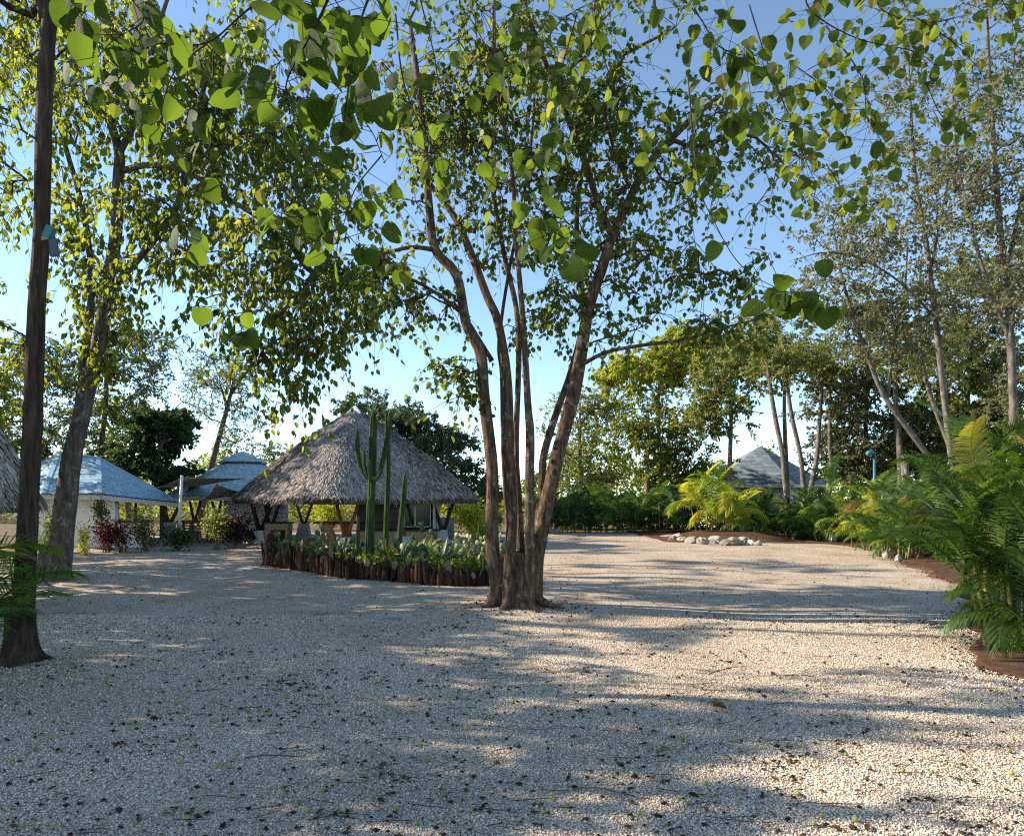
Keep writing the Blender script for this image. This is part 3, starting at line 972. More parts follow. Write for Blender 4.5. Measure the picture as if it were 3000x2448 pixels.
def shingle_face(root, e0, e1, t1, t0, mat, indiv=0, course=.15, width=.32, seed=1, name='shingles'):
    """Lays overlapping shingles over a planar face (eave e0-e1, top t0-t1)."""
    global WEDGE
    rng = np.random.default_rng(seed)
    e0, e1, t0, t1 = [np.asarray(v, float) for v in (e0, e1, t0, t1)]
    H = np.linalg.norm((t0 + t1) / 2 - (e0 + e1) / 2)
    n = max(2, int(H / course))
    nrm = unit(np.cross(e1 - e0, (t0 + t1) / 2 - e0)); nrm *= np.sign(nrm[2])
    full = []; g = Geo()
    for k in range(n):
        a0 = e0 + (t0 - e0) * k / n; a1 = e1 + (t1 - e1) * k / n
        b0 = e0 + (t0 - e0) * min(1, (k + 1.15) / n); b1 = e1 + (t1 - e1) * min(1, (k + 1.15) / n)
        L = np.linalg.norm(a1 - a0)
        if L < .05:
            continue
        ex = (a1 - a0) / L
        up = unit(np.cross(nrm, ex)); up *= np.sign(up[2])
        ch = np.linalg.norm(((b0 + b1) / 2 - (a0 + a1) / 2) @ up)
        lo = (b0 - a0) @ ex; hi = L + (b1 - a1) @ ex
        x = -rng.uniform(0, width)
        while x < L:
            x0, x1_ = max(x, 0), min(x + width - .012, L); x += width
            if x1_ - x0 < .03:
                continue
            if indiv and x1_ - x0 > width - .02 and x0 > lo + .05 and x1_ < hi - .05:
                full.append((a0 + ex * x0, ex, up, ch)); continue
            u0, u1 = np.clip([x0, x1_], lo, hi)
            p = [a0 + ex * x0, a0 + ex * x1_, a0 + ex * u1 + up * ch, a0 + ex * u0 + up * ch]
            lift = .018 + rng.uniform(0, .006)
            V = [p[0] + nrm * lift, p[1] + nrm * lift, p[2] + nrm * .003, p[3] + nrm * .003, p[0], p[1]]
            g.add(V, None, [(0, 1, 2, 3), (4, 5, 1, 0)], rng.uniform(0, 1))
    rng.shuffle(full) if False else None
    if indiv:
        full.sort(key=lambda f: f[0][1])
        if WEDGE is None:
            w = width - .012
            WEDGE = mesh_np('shingle', [(0, 0, .02), (w, 0, .02), (w, 1, .003), (0, 1, .003), (0, 0, 0), (w, 0, 0), (0, 1, 0), (w, 1, 0)], None,
                            [(0, 1, 2, 3), (4, 5, 1, 0), (5, 7, 2, 1), (6, 4, 0, 3)])
            WEDGE.materials.append(G['shingle'])
        for k, (p, ex, up, ch) in enumerate(full):
            if k < indiv:
                M = Matrix(((ex[0], up[0] * ch, nrm[0], p[0]), (ex[1], up[1] * ch, nrm[1], p[1]), (ex[2], up[2] * ch, nrm[2], p[2]), (0, 0, 0, 1)))
                inst('shingle', WEDGE, root, M)
            else:
                w = width - .012
                q = [p, p + ex * w, p + ex * w + up * ch, p + up * ch]
                g.add([q[0] + nrm * .02, q[1] + nrm * .02, q[2] + nrm * .003, q[3] + nrm * .003, q[0], q[1]], None, [(0, 1, 2, 3), (4, 5, 1, 0)], rng.uniform(0, 1))
    if g.n:
        g.obj(name, mat, root, kind='stuff')


def deck(geo, *faces):
    for f in faces:
        f = np.asarray(f, float)
        geo.add(f, [(0, 1, 2)] if len(f) == 3 else None, [(0, 1, 2, 3)] if len(f) == 4 else None)


# white building with hipped shingle roof at the left
wh = thing('white_building', 'low white building with hipped blue shingle roof behind the left trunks', 'building', P(230, 1600, 27) * np.array([1, 1, 0]))
eA, eB, eC, eD = P(-60, 1440, 28), P(128, 1447, 25.4), P(292, 1447, 25.4), P(528, 1472, 29.5)
eE, eF = P(400, 1460, 35), P(60, 1450, 35)
pk1, pk2 = P(172, 1326, 29.5), P(288, 1341, 29.5)
g = Geo()
deck(g, (eB, eC, pk2, pk1), (eC, eD, pk2), (eA, eB, pk1), (eD, eE, pk2), (eE, eF, pk1, pk2), (eF, eA, pk1))
g.V = [v - np.array([0, 0, .02]) for v in g.V]
wroof = g.obj('roof', G['dark_wood'], wh)
shingle_face(wroof, eB, eC, pk2, pk1, G['shingles'], 300, .15, .32, 1)
shingle_face(wroof, eC, eD, pk2, pk2, G['shingles'], 0, .15, .32, 2)
shingle_face(wroof, eA, eB, pk1, pk1, G['shingles'], 0, .15, .32, 3)
for a, b in ((pk1, pk2), (eC, pk2), (eD, pk2), (eB, pk1)):
    g = Geo(); plank(g, a + np.array([0, 0, .03]), b + np.array([0, 0, .03]), (0, 0, 1), .16, .05)
    g.obj('ridge_cap', G['shingles'], wroof)
for a, b in ((eA, eB), (eB, eC), (eC, eD)):
    g = Geo(); plank(g, a + np.array([0, .06, -.11]), b + np.array([0, .06, -.11]), (0, 0, 1), .06, .2)
    g.obj('fascia', G['fascia'], wroof)
    g = Geo(); plank(g, a + np.array([0, -.01, .0]), b + np.array([0, -.01, .0]), (0, 0, 1), .1, .04)
    g.obj('gutter', G['dark_metal'], wroof)
wx0, wx1 = P(60, 0, 27)[0], P(337, 0, 27)[0]
g = Geo(); box(g, wx0, wx1, 27, 27.25, -.05, 2.15); g.obj('wall', G['white_wall'], wh)
ox1 = P(440, 0, 27.6)[0]
g = Geo(); box(g, wx1 + .002, ox1, 27.3, 27.5, -.05, 1.02); g.obj('wall', G['white_wall'], wh)
g = Geo(); box(g, wx1 + .004, ox1 + .1, 27.15, 27.6, 1.024, 1.12); g.obj('counter_top', G['dark_wood'], wh)
g = Geo(); box(g, wx0, wx0 + .25, 27.26, 33, -.05, 2.15); g.obj('wall', G['white_wall'], wh)
for px_ in (345, 398):
    g = Geo(); q = P(px_, 0, 27.4); tube(g, [(q[0], 27.4, 1.12), (q[0], 27.4, 2.1)], [.06, .06], 8); g.obj('post', G['dark_post'], wh, smooth=True)
vpost(wh, P(497, 0, 29.6), P(476, 1472, 29.4), P(528, 1474, 29.6), G['red_post'], .95, .28, .08)

# octagonal building with two-tier roof
oc = P(712, 0, 35)
octb = thing('octagonal_building', 'white building with two-tier teal shingle roof between pavilion and shade sails', 'building', (oc[0], oc[1], 0))


def ngon(cx, cy, r, z, n=8, ph=math.pi / 8):
    return np.array([(cx + r * math.cos(ph + 2 * math.pi * k / n), cy + r * math.sin(ph + 2 * math.pi * k / n), z) for k in range(n)])


za = CAMH + (HZ - 1322) / FPX * 35
lo_e, lo_t = ngon(oc[0], oc[1], 3.75, 2.1), ngon(oc[0], oc[1], 1.0, za - .62)
up_e = ngon(oc[0], oc[1], 1.22, za - .58); up_t = ngon(oc[0], oc[1], .06, za)
dk, dk2 = Geo(), Geo()
for k in range(8):
    k2 = (k + 1) % 8
    deck(dk, (lo_e[k], lo_e[k2], lo_t[k2], lo_t[k])); deck(dk2, (up_e[k], up_e[k2], up_t[k2], up_t[k]))
dk.V = [v - np.array([0, 0, .02]) for v in dk.V]; dk2.V = [v - np.array([0, 0, .02]) for v in dk2.V]
olow = dk.obj('lower_roof', G['dark_wood'], octb); oup = dk2.obj('upper_roof', G['dark_wood'], octb)
for k in range(8):
    k2 = (k + 1) % 8
    if (lo_e[k] + lo_e[k2])[1] / 2 < oc[1] + 1.5:
        shingle_face(olow, lo_e[k], lo_e[k2], lo_t[k2], lo_t[k], G['shingles_teal'], 0, .15, .32, 20 + k, 'lower_shingles')
        shingle_face(oup, up_e[k], up_e[k2], up_t[k2], up_t[k], G['shingles_teal'], 0, .15, .32, 40 + k, 'upper_shingles')
    g = Geo(); plank(g, lo_e[k] + np.array([0, 0, -.1]), lo_e[k2] + np.array([0, 0, -.1]), (0, 0, 1), .05, .18); g.obj('fascia', G['fascia'], olow)
    g = Geo(); plank(g, up_e[k] + np.array([0, 0, -.03]), up_e[k2] + np.array([0, 0, -.03]), (0, 0, 1), .05, .07); g.obj('drip_edge', G['dark_metal'], oup)
wn8 = ngon(oc[0] + .35, oc[1], 2.9, 0)
x0, x1 = P(655, 0, 33)[0], P(840, 0, 33)[0]
g = Geo(); box(g, x0, x1, 33, 33.25, -.05, 2.2); g.obj('mural_wall', G['mural'], octb)
g = Geo(); plank(g, P(722, 1588, 32.4), P(748, 1490, 32.9), (0, 1, 0), .1, .1); g.obj('buttress', G['white_wall'], octb)
for (fx, ta, tb_) in ((570, 556, 588), (634, 622, 648)):
    vpost(octb, P(fx, 0, 33.5), P(ta, 1468, 33.5), P(tb_, 1466, 33.5), G['red_post'], .85, .26, .075)

# shade sails and their pole
def sail(name, label, c, sag, n=14):
    c = [np.asarray(v, float) for v in c]
    u = np.linspace(0, 1, n)
    U, Vv = np.meshgrid(u, u)
    Q = ((1 - U) * (1 - Vv))[..., None] * c[0] + (U * (1 - Vv))[..., None] * c[1] + (U * Vv)[..., None] * c[2] + ((1 - U) * Vv)[..., None] * c[3]
    cen = sum(c) / 4
    pull = (1 - (2 * U - 1) ** 2) * (np.abs(2 * Vv - 1)) + (1 - (2 * Vv - 1) ** 2) * np.abs(2 * U - 1)
    Q = Q + (cen - Q) * (.12 * pull)[..., None]
    Q[..., 2] -= sag * np.sin(np.pi * U) * np.sin(np.pi * Vv)
    i = (np.arange(n - 1)[:, None] * n + np.arange(n - 1)[None]).ravel()
    F = np.stack([i, i + 1, i + n + 1, i + n], -1)
    g = Geo(); g.add(Q.reshape(-1, 3), None, F); g.add(Q.reshape(-1, 3) - np.array([0, 0, .012]), None, F[:, ::-1])
    o = tag(g.obj(name, G['sail'], smooth=True), label, 'shade sail', 'grey shade sails')
    return o


sail('shade_sail', 'grey shade sail stretched from the white pole toward the teal roof', [P(458, 1427, 30), P(533, 1397, 27.2), P(722, 1400, 29.5), P(560, 1428, 33)], .08)
sail('shade_sail', 'lower grey shade sail beneath the other, its corner behind the thatch', [P(592, 1466, 28.5), P(634, 1416, 27.6), P(700, 1440, 29.8), P(690, 1452, 33)], .10)
pb = GP(528, 1600)
g = Geo(); tube(g, [(P(522, 0, 27.2)[0], 27.2, 0), (P(533, 0, 27.2)[0], 27.2, P(0, 1392, 27.2)[2])], [.06, .055], 10)
tag(g.obj('sail_pole', G['white_metal'], smooth=True), 'leaning white steel pole holding up the grey shade sail', 'pole')

# red-brown bar table with two chairs behind the shrubs
bt = P(572, 0, 31)
t_ = thing('bar_table', 'reddish wood table under the teal roof behind the low green shrub', 'table', (bt[0], 31, 0))
g = Geo(); box(g, bt[0] - .75, bt[0] + .75, 30.7, 31.3, .92, .99); g.obj('table_top', G['red_post'], t_)
for dx in (-.66, .66):
    for dy in (-.24, .24):
        g = Geo(); box(g, bt[0] + dx - .04, bt[0] + dx + .04, 31 + dy - .04, 31 + dy + .04, 0, .918); g.obj('leg', G['red_post'], t_)


def chair(x, y, rz, label):
    c = thing('wooden_chair', label, 'chair', (x, y, 0), 'reddish wooden chairs')
    def part(nm, a, b, w, h):
        g = Geo()
        ca, sa = math.cos(rz), math.sin(rz)
        rot = lambda p: np.array([x + p[0] * ca - p[1] * sa, y + p[0] * sa + p[1] * ca, p[2]])
        plank(g, rot(a), rot(b), (0, 0, 1) if abs(a[2] - b[2]) < .1 else (ca, sa, 0), w, h)
        g.obj(nm, G['red_post'], c)
    for sx in (-.19, .19):
        part('leg', (sx, -.19, 0), (sx, -.19, .46), .045, .045)
        part('leg', (sx, .19, 0), (sx, .22, .98), .045, .045)
    part('seat', (0, -.22, .48), (0, .22, .48), .44, .04)
    for z in (.66, .78, .9):
        part('back_slat', (-.19, .215, z), (.19, .215, z), .03, .06)


chair(P(556, 0, 30.1)[0], 30.2, math.pi, 'reddish wooden chair nearer the white sail pole, by the bar table')
chair(P(594, 0, 30.1)[0], 30.25, math.pi + .2, 'reddish wooden chair at the end of the bar table farther from the sail pole')

# thatched hut cut by the left edge
hx = P(-80, 0, 12.5)
hut = thing('thatched_hut', 'shaggy dark thatched eave of a hut cut off by the left edge', 'hut', (hx[0], 12.5, 0))
thatch_roof(hut, hx[0] - 1.05, 12.5, 2.0, 1.95, 5.4, 9000, 9, rfun=lambda th: np.ones_like(th) * .96, fringe=2500)
for k in range(3):
    a = math.radians(200 + k * 70)
    g = Geo(); q = (hx[0] - 1.05 + 1.5 * math.cos(a), 12.5 + 1.5 * math.sin(a))
    tube(g, [(*q, -.05), (*q, 2.9)], [.09, .08], 8); g.obj('post', G['dark_post'], hut, smooth=True)

# house with grey shingle roof behind the right palms
rh = P(2268, 0, 46)
house = thing('shingled_house', 'house with a pyramid grey shingle roof dappled by shade behind the palms', 'house', (rh[0], 48, 0))
ap = P(2268, 1306, 49)
ez = P(0, 1420, 46)[2]
hw = 4.3
cs = [(rh[0] - hw, 46.0), (rh[0] + .6, 44.2), (rh[0] + hw, 46.6), (rh[0] + hw, 52), (rh[0] - hw, 52)]
cs = [np.array([x, y, ez]) for x, y in cs]
ap = np.array([rh[0], 48.6, P(0, 1306, 48.6)[2]])
g = Geo()
for k in range(5):
    deck(g, (cs[k], cs[(k + 1) % 5], ap))
g.V = [v - np.array([0, 0, .03]) for v in g.V]
hroof = g.obj('roof', G['dark_wood'], house)
for k in range(5):
    k2 = (k + 1) % 5
    if k in (0, 1, 4):
        shingle_face(hroof, cs[k], cs[k2], ap, ap, G['shingles_grey'], 0, .16, .34, 60 + k)
    gg = Geo(); plank(gg, cs[k] - np.array([0, 0, .1]), cs[k2] - np.array([0, 0, .1]), (0, 0, 1), .06, .2); gg.obj('fascia', G['fascia'], hroof)
g = Geo(); prism(g, [(rh[0] - hw + .7, 47), (rh[0] + .6, 45.2), (rh[0] + hw - .7, 47.4), (rh[0] + hw - .7, 51.4), (rh[0] - hw + .7, 51.4)], -.05, ez - .05)
g.obj('wall', G['fascia'], house)
g = Geo(); box(g, rh[0] - 1.2, rh[0] - .1, 45.55, 45.62, 1.0, 2.3)
hw_ = g.obj('window', G['glass_dark'], house)
for (a_, b_, z0, z1) in ((-1.26, -1.2, .94, 2.36), (-.1, -.04, .94, 2.36), (-1.2, -.1, 2.3, 2.36), (-1.2, -.1, .94, 1.0)):
    g = Geo(); box(g, rh[0] + a_, rh[0] + b_, 45.5, 45.64, z0, z1); g.obj('frame', G['alu'], hw_)

# lamp post, pale pole
lp = P(2562, 0, 27)
lamp = thing('lamp_post', 'slim teal green lamp post rising above the right palms', 'lamp post', (lp[0], 27, 0))
zt = P(0, 1322, 27)[2]
g = Geo(); tube(g, [(lp[0], 27, 0), (lp[0], 27, zt)], [.065, .055], 10); g.obj('post', G['teal_metal'], lamp, smooth=True)
g = Geo(); tube(g, [(lp[0] + .02, 27, zt - .06), (lp[0] - .12, 27, zt - .03), (lp[0] - .28, 26.95, zt - .1), (lp[0] - .36, 26.95, zt - .13)], [.04, .11, .13, .05], 9)
lh = g.obj('lamp_head', G['teal_metal'], lamp, smooth=True)
g = Geo(); tube(g, [(lp[0] - .2, 26.96, zt - .14), (lp[0] - .24, 26.95, zt - .2)], [.085, .06], 9); g.obj('lens', G['alu'], lh, smooth=True)
g = Geo(); tube(g, [(lp[0], 27, .0), (lp[0], 27, .25)], [.12, .1], 10); g.obj('base', G['teal_metal'], lamp, smooth=True)
q = P(2653, 0, 31)
g = Geo(); tube(g, [(q[0], 31, 0), (q[0], 31, 2.0), (q[0] - .03, 31, P(0, 1335, 31)[2])], [.19, .17, .15], 10, .04)
tag(g.obj('cut_trunk', G['bark_pale'], smooth=True), 'straight pale cut trunk standing bare to the right of the teal lamp post', 'trunk')

# ------------------------------------------------------------------ the multi-stemmed tree in the middle
CT = GP(1515, 1790)
stems = [
    ('stem', [(1472, 1770), (1455, 1700), (1441, 1575), (1443, 1402), (1434, 1294), (1417, 1150), (1408, 1036), (1366, 947), (1338, 808), (1276, 732), (1259, 622), (1249, 497), (1230, 276), (1200, 60)],
     12.0, 11.7, [.16, .14, .122, .115, .11, .105, .10, .09, .085, .08, .075, .065, .05, .035]),
    ('stem', [(1495, 1770), (1493, 1653), (1501, 1489), (1493, 1316), (1488, 1143), (1477, 1036), (1456, 933), (1428, 870), (1387, 760), (1332, 636), (1256, 532), (1180, 380)],
     11.8, 12.2, [.15, .11, .092, .088, .085, .082, .08, .075, .07, .06, .045, .03]),
    ('stem', [(1528, 1770), (1527, 1618), (1518, 1446), (1512, 1300), (1520, 1036), (1512, 900), (1480, 760), (1455, 620), (1420, 420), (1400, 200)],
     12.2, 12.8, [.11, .075, .062, .058, .056, .05, .046, .042, .035, .025]),
    ('stem', [(1545, 1770), (1553, 1640), (1551, 1446), (1553, 1273), (1546, 1175), (1532, 933), (1511, 691), (1498, 484), (1449, 207), (1449, -60)],
     11.8, 11.2, [.14, .095, .085, .08, .065, .05, .04, .035, .03, .02]),
    ('stem', [(1560, 1780), (1568, 1640), (1590, 1530), (1609, 1437), (1644, 1294), (1678, 1165), (1700, 1050), (1726, 898), (1760, 795), (1795, 691), (1843, 587), (1898, 484), (2000, 373), (2110, 280)],
     12.0, 12.4, [.19, .16, .145, .135, .13, .125, .12, .11, .10, .09, .08, .07, .06, .04]),
    ('stem', [(1552, 1760), (1572, 1600), (1588, 1420), (1592, 1338), (1626, 1221), (1672, 1090), (1710, 930), (1700, 800), (1690, 620), (1720, 380), (1700, 150)],
     12.4, 13.6, [.13, .09, .08, .075, .07, .065, .06, .05, .045, .04, .03]),
    ('stem', [(1500, 1700), (1484, 1500), (1473, 1300), (1470, 1100), (1462, 1000), (1490, 800), (1530, 600), (1560, 380), (1570, 100)],
     12.4, 13.4, [.08, .045, .04, .038, .036, .034, .03, .028, .02]),
    ('limb', [(1795, 691), (1760, 622), (1712, 470), (1663, 345), (1608, 207), (1553, 69), (1520, -80)], 12.25, 11.6, [.07, .065, .06, .05, .045, .04, .03]),
    ('limb', [(1700, 1070), (1781, 1030), (1898, 1009), (2000, 995), (2120, 960), (2240, 930)], 12.1, 11.6, [.042, .034, .03, .026, .018, .01]),
    ('limb', [(1442, 1057), (1345, 912), (1214, 822), (1120, 800)], 12.1, 11.8, [.045, .035, .028, .015]),
    ('limb', [(1276, 732), (1200, 725), (1090, 750), (1010, 745)], 11.8, 11.5, [.045, .035, .028, .012]),
]
tr = []
for nm, pts, d0, d1, rad in stems:
    dd = np.linspace(d0, d1, len(pts))
    tr.append((px_poly(pts, 0, dd), rad))
blobs = [blob(1600, 240, 12, 430, 290, 2.0, 92), blob(1290, 420, 11.8, 230, 330, 1.6, 42), blob(1850, 540, 12.2, 330, 280, 1.8, 46),
         blob(1500, 700, 12.5, 280, 200, 1.6, 19), blob(2000, 800, 12, 260, 150, 1.2, 17), blob(1330, 1105, 12, 110, 70, .6, 7),
         blob(1600, -180, 12, 600, 200, 2.0, 24), blob(2080, 960, 11.8, 170, 55, .7, 6), blob(1230, 880, 11.9, 130, 90, .7, 9),
         blob(1760, 880, 12.6, 170, 130, 1.2, 9), blob(1140, 760, 11.6, 110, 60, .5, 7), blob(1580, 930, 12.6, 130, 120, 1.0, 5),
         blob(2150, 420, 12.4, 180, 200, 1.4, 20)]
ctree = tree('branching_tree', 'tall tree of many smooth brown stems rising from one flared base in the gravel', 'tree', (CT[0], 12.0, 0), tr, blobs,
             G['leaf_green'], G['bark_centre'], 21, OVATE, (.085, .145), 46, .34, .85, hang=.2, wid=1.25, n_ind=290, r0=.0098, zmin=4.2, twigs=7, sides=10, wob=.05,
             trunk_names=[s[0] for s in stems], tag_='centre')
# flared foot with roots
g = Geo()
rng = np.random.default_rng(3)
bx, by = .12, 12.0
th = np.linspace(0, 2 * np.pi, 40, endpoint=False)
zs = np.array([-.08, .0, .08, .2, .36, .55, .78, 1.0])
lob = np.abs(np.cos(th * 3.5 + .4)) ** 1.6
V = []
for k, z in enumerate(zs):
    f = np.exp(-max(z, 0) * 3.0)
    r_ = (.31 + .10 * f) * (1 - .26 * (1 - lob)) + .24 * f ** 2 * lob + .012 * rng.normal(0, 1, 40)
    if z > .6:
        r_ *= 1 - (z - .6) * .55
    V.append(np.c_[bx - .06 + (r_ * 1.12) * np.cos(th), by + r_ * np.sin(th), np.full(40, z + .05)])
V = np.array(V).reshape(-1, 3)
i = np.arange(len(zs) - 1)[:, None] * 40; j = np.arange(40)[None]; k = (j + 1) % 40
g.add(V, None, np.stack([i + j, i + k, i + 40 + k, i + 40 + j], -1).reshape(-1, 4))
g.obj('root_flare', G['bark_centre'], ctree, smooth=True)
for (a, L, r_) in ((-.35, .75, .06), (3.5, .6, .07), (4.2, .55, .06), (5.2, .6, .06), (2.9, .6, .05), (.5, .5, .05)):
    g = Geo()
    p = [(bx + .25 * math.cos(a), by + .25 * math.sin(a), .30), (bx + .5 * L * math.cos(a) + .1 * math.cos(a), by + .6 * L * math.sin(a), .17), (bx + L * math.cos(a + .1), by + L * math.sin(a + .1), .06),
         (bx + (L + .2) * math.cos(a + .15), by + (L + .2) * math.sin(a + .15), -.03)]
    tube(g, catmull(p, 4), np.linspace(r_ * 1.5, r_ * .5, 13), 8, .12, seed=int(L * 100)); g.obj('root', G['bark_centre'], ctree, smooth=True)

# ------------------------------------------------------------------ left trees
# dark straight trunk near the left edge
t1 = px_poly([(48, 1985), (58, 1940), (66, 1800), (78, 1600), (88, 1400), (98, 1175), (108, 898), (121, 691), (127, 415), (134, 207), (146, 41), (160, -120), (140, -420), (150, -700)], 7.8)
t1b = px_poly([(132, 60), (110, -40), (60, -180), (-20, -420), (-60, -700)], 7.8)
t1c = px_poly([(140, 0), (190, -150), (260, -380), (300, -700)], 7.8)
nt_ = tree('dark_trunk_tree', 'tree with a straight dark furrowed trunk close by the left edge', 'tree', GP(60, 1965), [(t1, [.17, .145, .12, .108, .10, .095, .09, .086, .082, .08, .078, .065, .05, .03]), (t1b, [.06, .055, .05, .04, .02]), (t1c, [.05, .045, .04, .02])],
           [blob(-50, 60, 8.3, 190, 170, 1.0, 20), blob(60, -400, 8, 400, 300, 1.8, 30), blob(-150, 500, 8.6, 210, 260, .8, 16), blob(40, 1010, 9.0, 70, 130, .4, 4), blob(190, 60, 8.6, 110, 110, .7, 8)],
           G['leaf_left'], G['bark_dark'], 31, OVATE, (.08, .14), 46, .28, .95, hang=.4, wid=.75, n_ind=120, r0=.006, zmin=6.0, twigs=7, sides=14, wob=.04, tag_='near_left')


def flare(root, x, y, r, h, mat, seed, n=6, z0=0.0):
    """Fluted root flare lofted round a trunk foot."""
    rg = np.random.default_rng(seed)
    th = np.linspace(0, 2 * np.pi, 48, endpoint=False)
    ph = np.sort(rg.uniform(0, 2 * np.pi, n))
    lob = np.max(np.exp(-(np.abs((th[:, None] - ph[None] + np.pi) % (2 * np.pi) - np.pi) / .33) ** 2) * rg.uniform(.5, 1, n)[None], 1)
    V = []
    zz = np.array([-.06, 0, .04, .1, .18, .3, .5, .75, 1.0])
    for z in zz:
        f = np.exp(-max(z, 0) * 4.5)
        rr = r * (1.02 + .45 * f + .95 * f ** 2 * lob + .18 * f ** .5 * lob) + rg.normal(0, .012 * r, 48)
        if z > .7:
            rr *= .96
        V.append(np.c_[x + rr * np.cos(th), y + rr * np.sin(th), np.full(48, z0 + z * h)])
    m = len(zz)
    i = np.arange(m - 1)[:, None] * 48; j = np.arange(48)[None]; k = (j + 1) % 48
    g = Geo(); g.add(np.array(V).reshape(-1, 3), None, np.stack([i + j, i + k, i + 48 + k, i + 48 + j], -1).reshape(-1, 4))
    g.obj('root_flare', mat, root, smooth=True)


q_ = P(60, 1965, 7.8)
flare(nt_, q_[0], 7.8, .155, .55, G['bark_dark'], 5, 6, float(hgt(q_[0], 7.8)))

# grey leaning trunk behind it
T2 = GP(168, 1702)
t2 = px_poly([(165, 1715), (170, 1680), (183, 1549), (198, 1437), (213, 1325), (240, 1212), (262, 1122), (290, 1002), (311, 864), (339, 691), (345, 553), (349, 449), (322, 345), (310, 200), (330, 20), (320, -200)], 16)
t2b = px_poly([(349, 449), (400, 345), (430, 220), (470, 60), (540, -150)], 16)
t2c = px_poly([(360, 500), (442, 484), (553, 508), (656, 573), (760, 640), (880, 700)], 16, np.linspace(16, 14.6, 6))
t2d = px_poly([(225, 1290), (232, 1180), (250, 1040), (262, 933), (268, 800), (240, 600), (180, 380), (150, 150), (130, -100)], 16.2)
t2e = px_poly([(311, 864), (420, 740), (520, 600), (560, 420), (600, 250), (700, 80)], 16, np.linspace(16, 15, 6))
ltree = tree('leaning_tree', 'tall forked tree with a leaning grey trunk and drooping leaves at left', 'tree', (T2[0], 16.0, 0),
             [(t2, [.33, .29, .25, .225, .21, .19, .17, .155, .145, .135, .125, .115, .085, .07, .05, .03]), (t2b, [.08, .07, .06, .05, .03]), (t2c, [.075, .065, .055, .05, .035, .02]),
              (t2d, [.10, .095, .085, .08, .075, .065, .055, .045, .03]), (t2e, [.085, .08, .07, .06, .05, .03])],
             [blob(420, 230, 16, 340, 260, 2.4, 70), blob(760, 380, 15.4, 320, 300, 2.2, 75), blob(860, 720, 14.8, 260, 220, 1.8, 50), blob(520, 720, 15.8, 240, 220, 1.8, 34),
              blob(650, -150, 16, 500, 200, 2.4, 26), blob(220, 640, 16, 190, 300, 1.6, 26), blob(800, 985, 14.6, 190, 100, 1.0, 15), blob(870, 1110, 14.5, 70, 60, .4, 4),
              blob(330, 960, 16, 130, 120, 1.0, 9), blob(1040, 880, 14.6, 80, 110, .8, 7), blob(60, 250, 16.5, 160, 300, 1.6, 22)],
             G['leaf_left'], G['bark_grey'], 41, OVATE, (.13, .21), 52, .38, 1.15, hang=.55, wid=1.05, n_ind=290, r0=.0095, zmin=3.6, twigs=7, sides=14, wob=.05, tag_='left')

flare(ltree, T2[0] + .02, 16.0, .30, .8, G['bark_grey'], 9, 7, float(hgt(T2[0], 16.0)))
# small floodlights strapped to both left trunks
for (px_, py_, d, lab) in ((143, 690, 7.66, 'teal floodlight fixed to the dark furrowed trunk at left'), (284, 1123, 15.75, 'small dark floodlight fixed to the leaning grey trunk')):
    q = P(px_, py_, d)
    fl = thing('floodlight', lab, 'floodlight', q)
    s = 1.0 if d < 10 else .9
    g = Geo(); plank(g, q + np.array([-.02, 0, -.02 * s]), q + np.array([.05 * s, -.02, .09 * s]), (0, 1, 0), .09 * s, .07 * s); g.obj('lamp_housing', G['teal_metal'] if d < 10 else G['dark_metal'], fl)
    if d < 10:
        g = Geo(); plank(g, q + np.array([.05, .0, -.04]), q + np.array([.065, .0, -.24]), (0, 1, 0), .09, .03); g.obj('ballast_box', G['dark_metal'], fl)
    g = Geo(); plank(g, q + np.array([-.09 * s, .02, -.03]), q + np.array([.02, 0, -.02]), (0, 0, 1), .03, .05); g.obj('bracket', G['dark_metal'], fl)

# ------------------------------------------------------------------ background trees
def simple_tree(name, label, px_, d, base_py_top, crown, leafmat, bark, seed, lean=0.0, r=.16, size=(.09, .16), per=55, sig=.5, tmpl=DIAM, group='background trees', fork=2, wid=1.0, droop=.5, r0=.013, zmin=None):
    rng = np.random.default_rng(seed)
    x = P(px_, 0, d)[0]
    zt = P(0, base_py_top, d)[2]
    top = np.array([x + lean * zt, d, zt])
    base = np.array([x, d, -.1])
    pts = [base, base + (top - base) * .35 + rng.normal(0, .12, 3) * np.array([1, 1, 0]), base + (top - base) * .7 + rng.normal(0, .2, 3) * np.array([1, 1, 0]), top]
    trunks = [(np.array(pts), [r * 1.25, r, r * .7, r * .3])]
    for k in range(fork):
        s = pts[2] * (.9 - .25 * k) + pts[3] * (.1 + .25 * k)
        e = s + np.array([rng.uniform(-1, 1) * zt * .12, rng.uniform(-.5, .5) * zt * .1, zt * rng.uniform(.12, .22)])
        trunks.append((np.array([s, (s + e) / 2 + np.array([0, 0, .1]), e]), [r * .55, r * .4, r * .15]))
    return tree(name, label, 'tree', (x, d, 0), trunks, crown, leafmat, bark, seed, tmpl, (size[0] * 1.4, size[1] * 1.5), int(per * 1.7), sig * .85, droop, group=group, r0=r0, sides=8, wid=wid, twigs=4, zmin=zmin)


